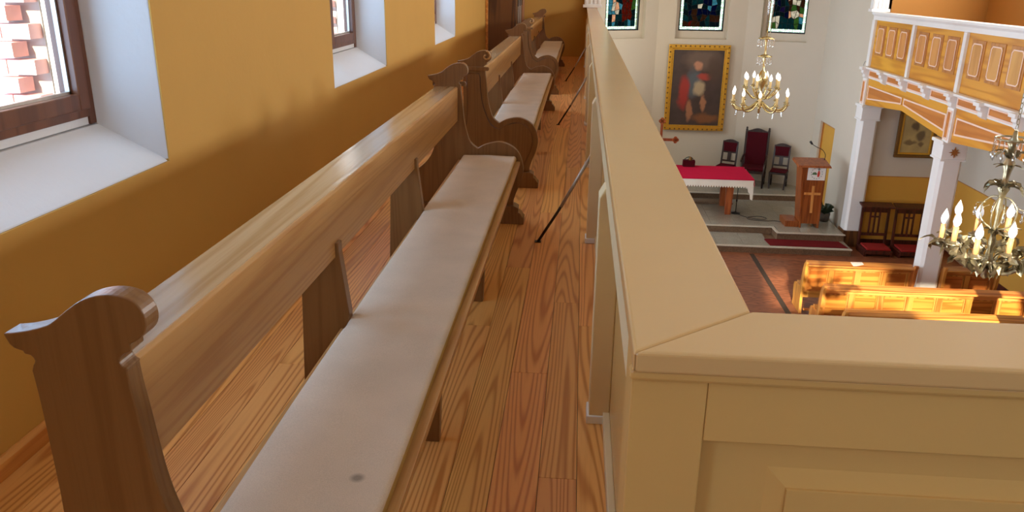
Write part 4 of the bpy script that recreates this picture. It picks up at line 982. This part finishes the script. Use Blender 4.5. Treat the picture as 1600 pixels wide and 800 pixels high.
# chairs behind the altar
def side_chair(x, y, rz, label):
    t = thing('side_chair', (x, y, Z3), label, 'chair', 'dark chairs behind the altar', rz)
    w, d, h = 0.21, 0.21, 1.16
    for sx in (-1, 1):
        MB().hull8([(sx*(w-0.02)-0.02, -d, 0), (sx*(w-0.02)+0.02, -d, 0), (sx*(w-0.02)+0.02, -d+0.04, 0), (sx*(w-0.02)-0.02, -d+0.04, 0)], [(sx*w-0.024, -d, 0.44), (sx*w+0.024, -d, 0.44), (sx*w+0.024, -d+0.05, 0.44), (sx*w-0.024, -d+0.05, 0.44)]).build('leg', 'ebony', t)
        MB().hull8([(sx*w*0.95-0.02, d+0.04, 0), (sx*w*0.95+0.02, d+0.04, 0), (sx*w*0.95+0.02, d+0.08, 0), (sx*w*0.95-0.02, d+0.08, 0)], [(sx*w*0.95-0.02, d-0.03, 0.46), (sx*w*0.95+0.02, d-0.03, 0.46), (sx*w*0.95+0.02, d+0.01, 0.46), (sx*w*0.95-0.02, d+0.01, 0.46)]).build('leg', 'ebony', t)
        MB().hull8([(sx*w*0.95-0.02, d-0.03, 0.45), (sx*w*0.95+0.02, d-0.03, 0.45), (sx*w*0.95+0.02, d+0.01, 0.45), (sx*w*0.95-0.02, d+0.01, 0.45)], [(sx*w*0.93-0.02, d+0.05, h-0.05), (sx*w*0.93+0.02, d+0.05, h-0.05), (sx*w*0.93+0.02, d+0.09, h-0.05), (sx*w*0.93-0.02, d+0.09, h-0.05)]).build('back_post', 'ebony', t)
        MB().box(sx*w-0.012, sx*w+0.012, -d+0.03, d+0.03, 0.20, 0.23).build('stretcher', 'ebony', t)
    MB().box(-w-0.02, w+0.02, -d-0.01, d+0.02, 0.40, 0.45).build('seat_frame', 'ebony', t, 0.006)
    MB().box(-w, w, -d+0.01, d, 0.45, 0.49).build('seat_pad', 'burg', t, 0.015)
    arc = [(-w, h-0.10)] + [(-w + 2*w*k/10, h - 0.06 + 0.06*math.sin(PI*k/10)) for k in range(11)] + [(w, h-0.10)]
    MB().prism(arc + [(w, h-0.12), (-w, h-0.12)], 'y', d+0.04, d+0.09).build('crest_rail', 'ebony', t, 0.004)
    MB().box(-w+0.02, w-0.02, d+0.035, d+0.08, 0.82, h-0.08).build('back_pad', 'burg', t, 0.01)
    MB().box(-w, w, d+0.025, d+0.07, 0.79, 0.83).build('rail', 'ebony', t); MB().box(-w, w, d+0.0, d+0.035, 0.55, 0.59).build('rail', 'ebony', t)
    MB().hull8([(-0.05, d+0.005, 0.58), (0.05, d+0.005, 0.58), (0.05, d+0.03, 0.58), (-0.05, d+0.03, 0.58)], [(-0.05, d+0.03, 0.80), (0.05, d+0.03, 0.80), (0.05, d+0.055, 0.80), (-0.05, d+0.055, 0.80)]).build('splat', 'ebony', t)
side_chair(4.10, 21.92, -0.5, 'dark armless chair with burgundy back pad, standing above the altar cloth')
side_chair(5.44, 21.50, -0.35, 'dark armless chair with burgundy back pad, beside the lectern')
th = thing('celebrant_armchair', (4.80, 21.68, Z3), 'large high-backed burgundy armchair with carved black frame behind the altar', 'armchair', None, -0.28)
for sx in (-1, 1):
    MB().box(sx*0.29-0.03, sx*0.29+0.03, 0.26, 0.32, 0, 1.44).build('back_post', 'ebony', th, 0.006)
    MB().lathe([(0.03, 1.44), (0.035, 1.47), (0.02, 1.49), (0.03, 1.52), (0.0, 1.55)], (sx*0.29, 0.29, 0), 8).build('finial', 'ebony', th)
    MB().tube([(sx*0.29, -0.26, 0), (sx*0.29, -0.26, 0.42), (sx*0.30, -0.25, 0.70)], [0.024, 0.034, 0.022], 8).build('front_leg', 'ebony', th)
    MB().tube(spline([(sx*0.29, 0.28, 0.80), (sx*0.31, 0.05, 0.78), (sx*0.31, -0.18, 0.74), (sx*0.31, -0.30, 0.70)], 3), 0.026, 8).build('armrest', 'ebony', th)
    MB().box(sx*0.29-0.02, sx*0.29+0.02, -0.25, 0.28, 0.14, 0.18).build('stretcher', 'ebony', th)
MB().box(-0.31, 0.31, -0.28, 0.30, 0.38, 0.45).build('seat_frame', 'ebony', th, 0.006)
MB().box(-0.29, 0.29, -0.27, 0.26, 0.45, 0.53).build('seat_pad', 'burg', th, 0.02)
MB().box(-0.265, 0.265, 0.24, 0.29, 0.50, 1.42).build('back_pad', 'burg', th, 0.015)
cr_ = [(-0.29, 1.40)] + [(-0.29 + 0.58*k/14, 1.44 + 0.075*math.sin(PI*k/14)**2) for k in range(15)] + [(0.29, 1.40)]
MB().prism(cr_, 'y', 0.25, 0.32).build('crest_rail', 'ebony', th, 0.006)
# processional cross with trefoil ends, mostly hidden by the handrail
px_ = thing('wooden_cross', (2.12, 20.25, Z3 - 0.16), 'wooden standing cross with trefoil arms, mostly hidden behind the handrail', 'cross')
MB().lathe([(0.16, 0), (0.16, 0.04), (0.05, 0.08)], (0, 0, 0), 12).build('base', 'altarwood', px_)
MB().box(-0.03, 0.03, -0.02, 0.02, 0.06, 2.05).build('shaft', 'altarwood', px_, 0.004)
MB().box(-0.34, 0.34, -0.02, 0.02, 1.58, 1.65).build('arm', 'altarwood', px_, 0.004)
for ux, uz in ((-0.36, 1.615), (0.36, 1.615), (0, 2.08)):
    q = MB()
    for a in (0, PI/2, PI, 3*PI/2): q.lathe([(0.045, -0.018), (0.045, 0.018)], (0.045*math.cos(a), 0.045*math.sin(a), 0), 10)
    o = q.build('trefoil', 'altarwood', px_); o.location = (ux, 0, uz); o.rotation_euler.x = PI/2
# faint wire loops on the chancel wall
for z, y in ((-0.15, 18.5), (-1.08, 18.52)):
    pts = [(6.245, y + 0.10*math.cos(a), z + 0.16*math.sin(a)) for a in [2*PI*k/18 for k in range(19)]]
    o = MB().tube(pts, 0.006, 5).build('wire_loop', 'greyprint'); tag(o, 'thin grey wire loop on the pale wall, %s of the two' % ('upper' if z > -0.5 else 'lower'), 'wire', 'wire loops on the wall')
# ------------------------------------------------------------------ CHANDELIERS
def bulb_mesh(mat):
    m = MB().lathe([(0.010, 0), (0.022, 0.014), (0.031, 0.042), (0.028, 0.070), (0.014, 0.105), (0.0005, 0.135)], (0, 0, 0), 10)
    return mesh_of(m, 'flame_bulb', mat)
def leaf_mesh(mat, ln=0.13, wd=0.05):
    bm = bmesh.new(); rows = []
    for j in range(7):
        t = j / 6; w = wd * math.sin(PI * min(1, 0.12 + 0.88*t)) ** 0.8 * (1.25 if j % 2 else 0.62); y = ln * t; z = 0.05 * math.sin(t * PI * 0.9) - 0.05 * t * t
        rows.append([bm.verts.new((-w/2, y, z + 0.012)), bm.verts.new((0, y, z)), bm.verts.new((w/2, y, z + 0.012))])
    for j in range(6):
        for i in range(2):
            bm.faces.new((rows[j][i], rows[j][i+1], rows[j+1][i+1], rows[j+1][i]))
    geom = bmesh.ops.solidify(bm, geom=bm.faces[:], thickness=0.004)
    me = bpy.data.meshes.new('leaf'); bm.to_mesh(me); bm.free(); me.materials.append(M[mat]); return me
def drop_mesh(ln):
    m = MB().lathe([(0.0005, -ln), (0.011, -ln*0.86), (0.013, -ln*0.7), (0.006, -ln*0.45), (0.009, -ln*0.3), (0.005, -0.01), (0.002, 0)], (0, 0, 0), 6)
    return mesh_of(m, 'crystal_drop', 'crystal')
def candle_arm(parent, ang, r_in, z_in, r_out, z_cup, metal, sleeve, ch, bme_, dip=0.12, rad=0.010):
    a = MB().tube(spline([(r_in, 0, z_in), (r_in + (r_out - r_in)*0.35, 0, z_in - dip), (r_in + (r_out - r_in)*0.8, 0, z_cup - dip*0.9), (r_out, 0, z_cup - 0.03), (r_out, 0, z_cup)], 4), rad, 6).build('arm', metal, parent)
    a.rotation_euler.z = ang
    MB().lathe([(0.008, z_cup - 0.015), (0.05, z_cup + 0.004), (0.058, z_cup + 0.014), (0.03, z_cup + 0.012), (0.028, z_cup + 0.035), (0.02, z_cup + 0.035)], (r_out, 0, 0), 10).build('drip_cup', metal, a)
    MB().lathe([(0.022, z_cup + 0.02), (0.021, z_cup + 0.02 + ch), (0.012, z_cup + 0.022 + ch)], (r_out, 0, 0), 8).build('candle', sleeve, a)
    b_ = link('bulb', bme_, None, a); b_.location = (r_out, 0, z_cup + 0.02 + ch)
    return a
# --- the near one: antique brass with leaves, ten bulbs, crystal drops
CH = thing('leafy_chandelier', (3.36, 6.4, 0.0), 'antique brass chandelier with leafy arms, orange candle sleeves and frosted bulbs above the pews', 'chandelier')
bm_ = bulb_mesh('bulb'); lm_ = leaf_mesh('oldbrass', 0.14, 0.075); lm2 = leaf_mesh('oldbrass', 0.10, 0.06); rl = random.Random(4)
MB().lathe([(0.006, -0.66), (0.03, -0.64), (0.02, -0.60), (0.05, -0.56), (0.06, -0.52), (0.03, -0.47), (0.022, -0.38), (0.03, -0.34), (0.016, -0.28), (0.014, -0.12), (0.026, -0.06), (0.016, 0.0), (0.03, 0.06), (0.045, 0.10), (0.02, 0.16), (0.03, 0.24), (0.045, 0.30), (0.02, 0.36), (0.03, 0.43), (0.05, 0.47), (0.02, 0.50), (0.012, 0.56)], (0, 0, 0), 12).build('stem', 'oldbrass', CH)
for k in range(10):
    an = 2 * PI * k / 10 + 0.2
    r_o = 0.36 if k % 2 == 0 else 0.335; zc = -0.40 if k % 2 == 0 else -0.36
    a = candle_arm(CH, an, 0.03, -0.50, r_o, zc, 'oldbrass', 'candle', 0.13, bm_, 0.07, 0.016)
    for q in range(8):
        rr = (0.36, 0.33, 0.30, 0.25, 0.20, 0.15, 0.38, 0.10)[q]; zz = zc - 0.035 - 0.10 * max(0, (0.33 - rr) / 0.33) + rl.uniform(-0.015, 0.015)
        o = link('leaf', lm_ if q % 2 == 0 else lm2, None, a); o.location = (rr, 0, zz)
        o.rotation_euler = (rl.uniform(-0.7, 0.9), rl.uniform(-0.8, 0.8), -PI / 2 + rl.uniform(-1.5, 1.5))
for k in range(6):
    an = 2 * PI * k / 6
    for zz, tl, me_ in ((0.05, 0.6, lm_), (0.12, -0.2, lm_), (0.22, 0.8, lm2), (0.32, 0.5, lm_), (0.40, 1.0, lm2), (-0.30, 0.7, lm2), (-0.56, -0.6, lm2), (-0.60, 0.2, lm_)):
        o = link('leaf', me_, None, CH); o.location = (0.02 * math.cos(an + zz), 0.02 * math.sin(an + zz), zz); o.rotation_euler = (tl, 0, an + zz - PI / 2)
for k in range(4):                                     # scrolled hoops round the stem
    an = PI / 4 + PI / 2 * k
    pts = spline([(0.02, 0, -0.24), (0.11, 0, -0.18), (0.13, 0, -0.06), (0.07, 0, 0.02), (0.02, 0, 0.03)], 4)
    o = MB().tube(pts, 0.007, 5).build('scroll', 'oldbrass', CH); o.rotation_euler.z = an
cw = MB().tube([(0.13 * math.cos(a), 0.13 * math.sin(a), 0.49) for a in [2*PI*k/20 for k in range(21)]], 0.008, 5).build('crown_ring', 'oldbrass', CH)
dm = drop_mesh(0.17); dm2 = drop_mesh(0.10)
for k in range(10):
    a = 2 * PI * k / 10
    o = link('crystal_drop', dm, None, CH); o.location = (0.13 * math.cos(a), 0.13 * math.sin(a), 0.485)
for k in range(6):
    a = 2 * PI * k / 6 + 0.3
    o = link('crystal_drop', dm2, None, CH); o.location = (0.17 * math.cos(a), 0.17 * math.sin(a), -0.06)
    MB().tube([(0.10 * math.cos(a), 0.10 * math.sin(a), -0.03), (0.17 * math.cos(a), 0.17 * math.sin(a), -0.05)], 0.003, 4).build('hook', 'oldbrass', CH)
z = 0.56; k = 0
while z < 3.0:
    pts = [(0.012 * math.cos(a), 0, 0.024 * math.sin(a)) for a in [2*PI*q/10 for q in range(11)]]
    o = MB().tube(pts, 0.0035, 4).build('chain_link', 'oldbrass', CH); o.location.z = z + 0.02; o.rotation_euler.z = PI/2 * (k % 2) + 0.4; z += 0.041; k += 1
MB().tube([(0, 0, 3.0), (0, 0, CEIL)], 0.006, 6).build('suspension_rod', 'oldbrass', CH)
# --- the far one: bright brass, two tiers of lit bulbs
CF = thing('two_tier_chandelier', (3.30, 15.0, 0.0), 'bright brass two-tier chandelier with lit bulbs hanging before the apse', 'chandelier')
bl_ = bulb_mesh('bulb_lit')
for v in bl_.vertices: v.co *= 0.95
MB().lathe([(0.005, -0.66), (0.03, -0.63), (0.02, -0.58), (0.06, -0.52), (0.07, -0.46), (0.03, -0.40), (0.025, -0.22), (0.06, -0.14), (0.10, -0.06), (0.10, 0.0), (0.05, 0.09), (0.02, 0.13), (0.02, 0.30), (0.04, 0.36), (0.02, 0.42), (0.018, 0.60), (0.035, 0.66), (0.018, 0.70), (0.008, 0.74)], (0, 0, 0), 14).build('stem', 'brass', CF)
for k in range(10):
    candle_arm(CF, 2*PI*k/10 + 0.1, 0.04, -0.44, 0.49, -0.47, 'brass', 'wax', 0.13, bl_, 0.13, 0.020)
for k in range(8):
    candle_arm(CF, 2*PI*k/8 + 0.3, 0.03, -0.28, 0.30, -0.20, 'brass', 'wax', 0.13, bl_, 0.10, 0.017)
d3 = drop_mesh(0.16)
for zz, rr in ((0.36, 0.12), (0.67, 0.14)):
    MB().tube([(rr * math.cos(a), rr * math.sin(a), zz) for a in [2*PI*k/20 for k in range(21)]], 0.010, 5).build('crown_ring', 'brass', CF)
    MB().lathe([(rr * 0.95, zz), (rr * 0.5, zz + 0.03), (0.02, zz + 0.04)], (0, 0, 0), 12).build('crown_dish', 'brass', CF)
    for k in range(8):
        a = 2*PI*k/8; o = link('crystal_drop', d3, None, CF); o.location = (rr * math.cos(a), rr * math.sin(a), zz)
for k in range(10):
    a = 2*PI*k/10 + 0.1; o = link('crystal_drop', d3, None, CF); o.location = (0.42 * math.cos(a), 0.42 * math.sin(a), -0.56)
for q in range(3): MB().tube([(0.05*math.cos(2.1*q), 0.05*math.sin(2.1*q), 0.72), (0.05*math.cos(2.1*q) + 0.02, 0.05*math.sin(2.1*q), 2.4)], 0.012, 6).build('bead_strand', 'crystal', CF)
MB().tube([(0, 0, 0.74), (0, 0, CEIL)], 0.010, 6).build('suspension_rod', 'brass', CF)
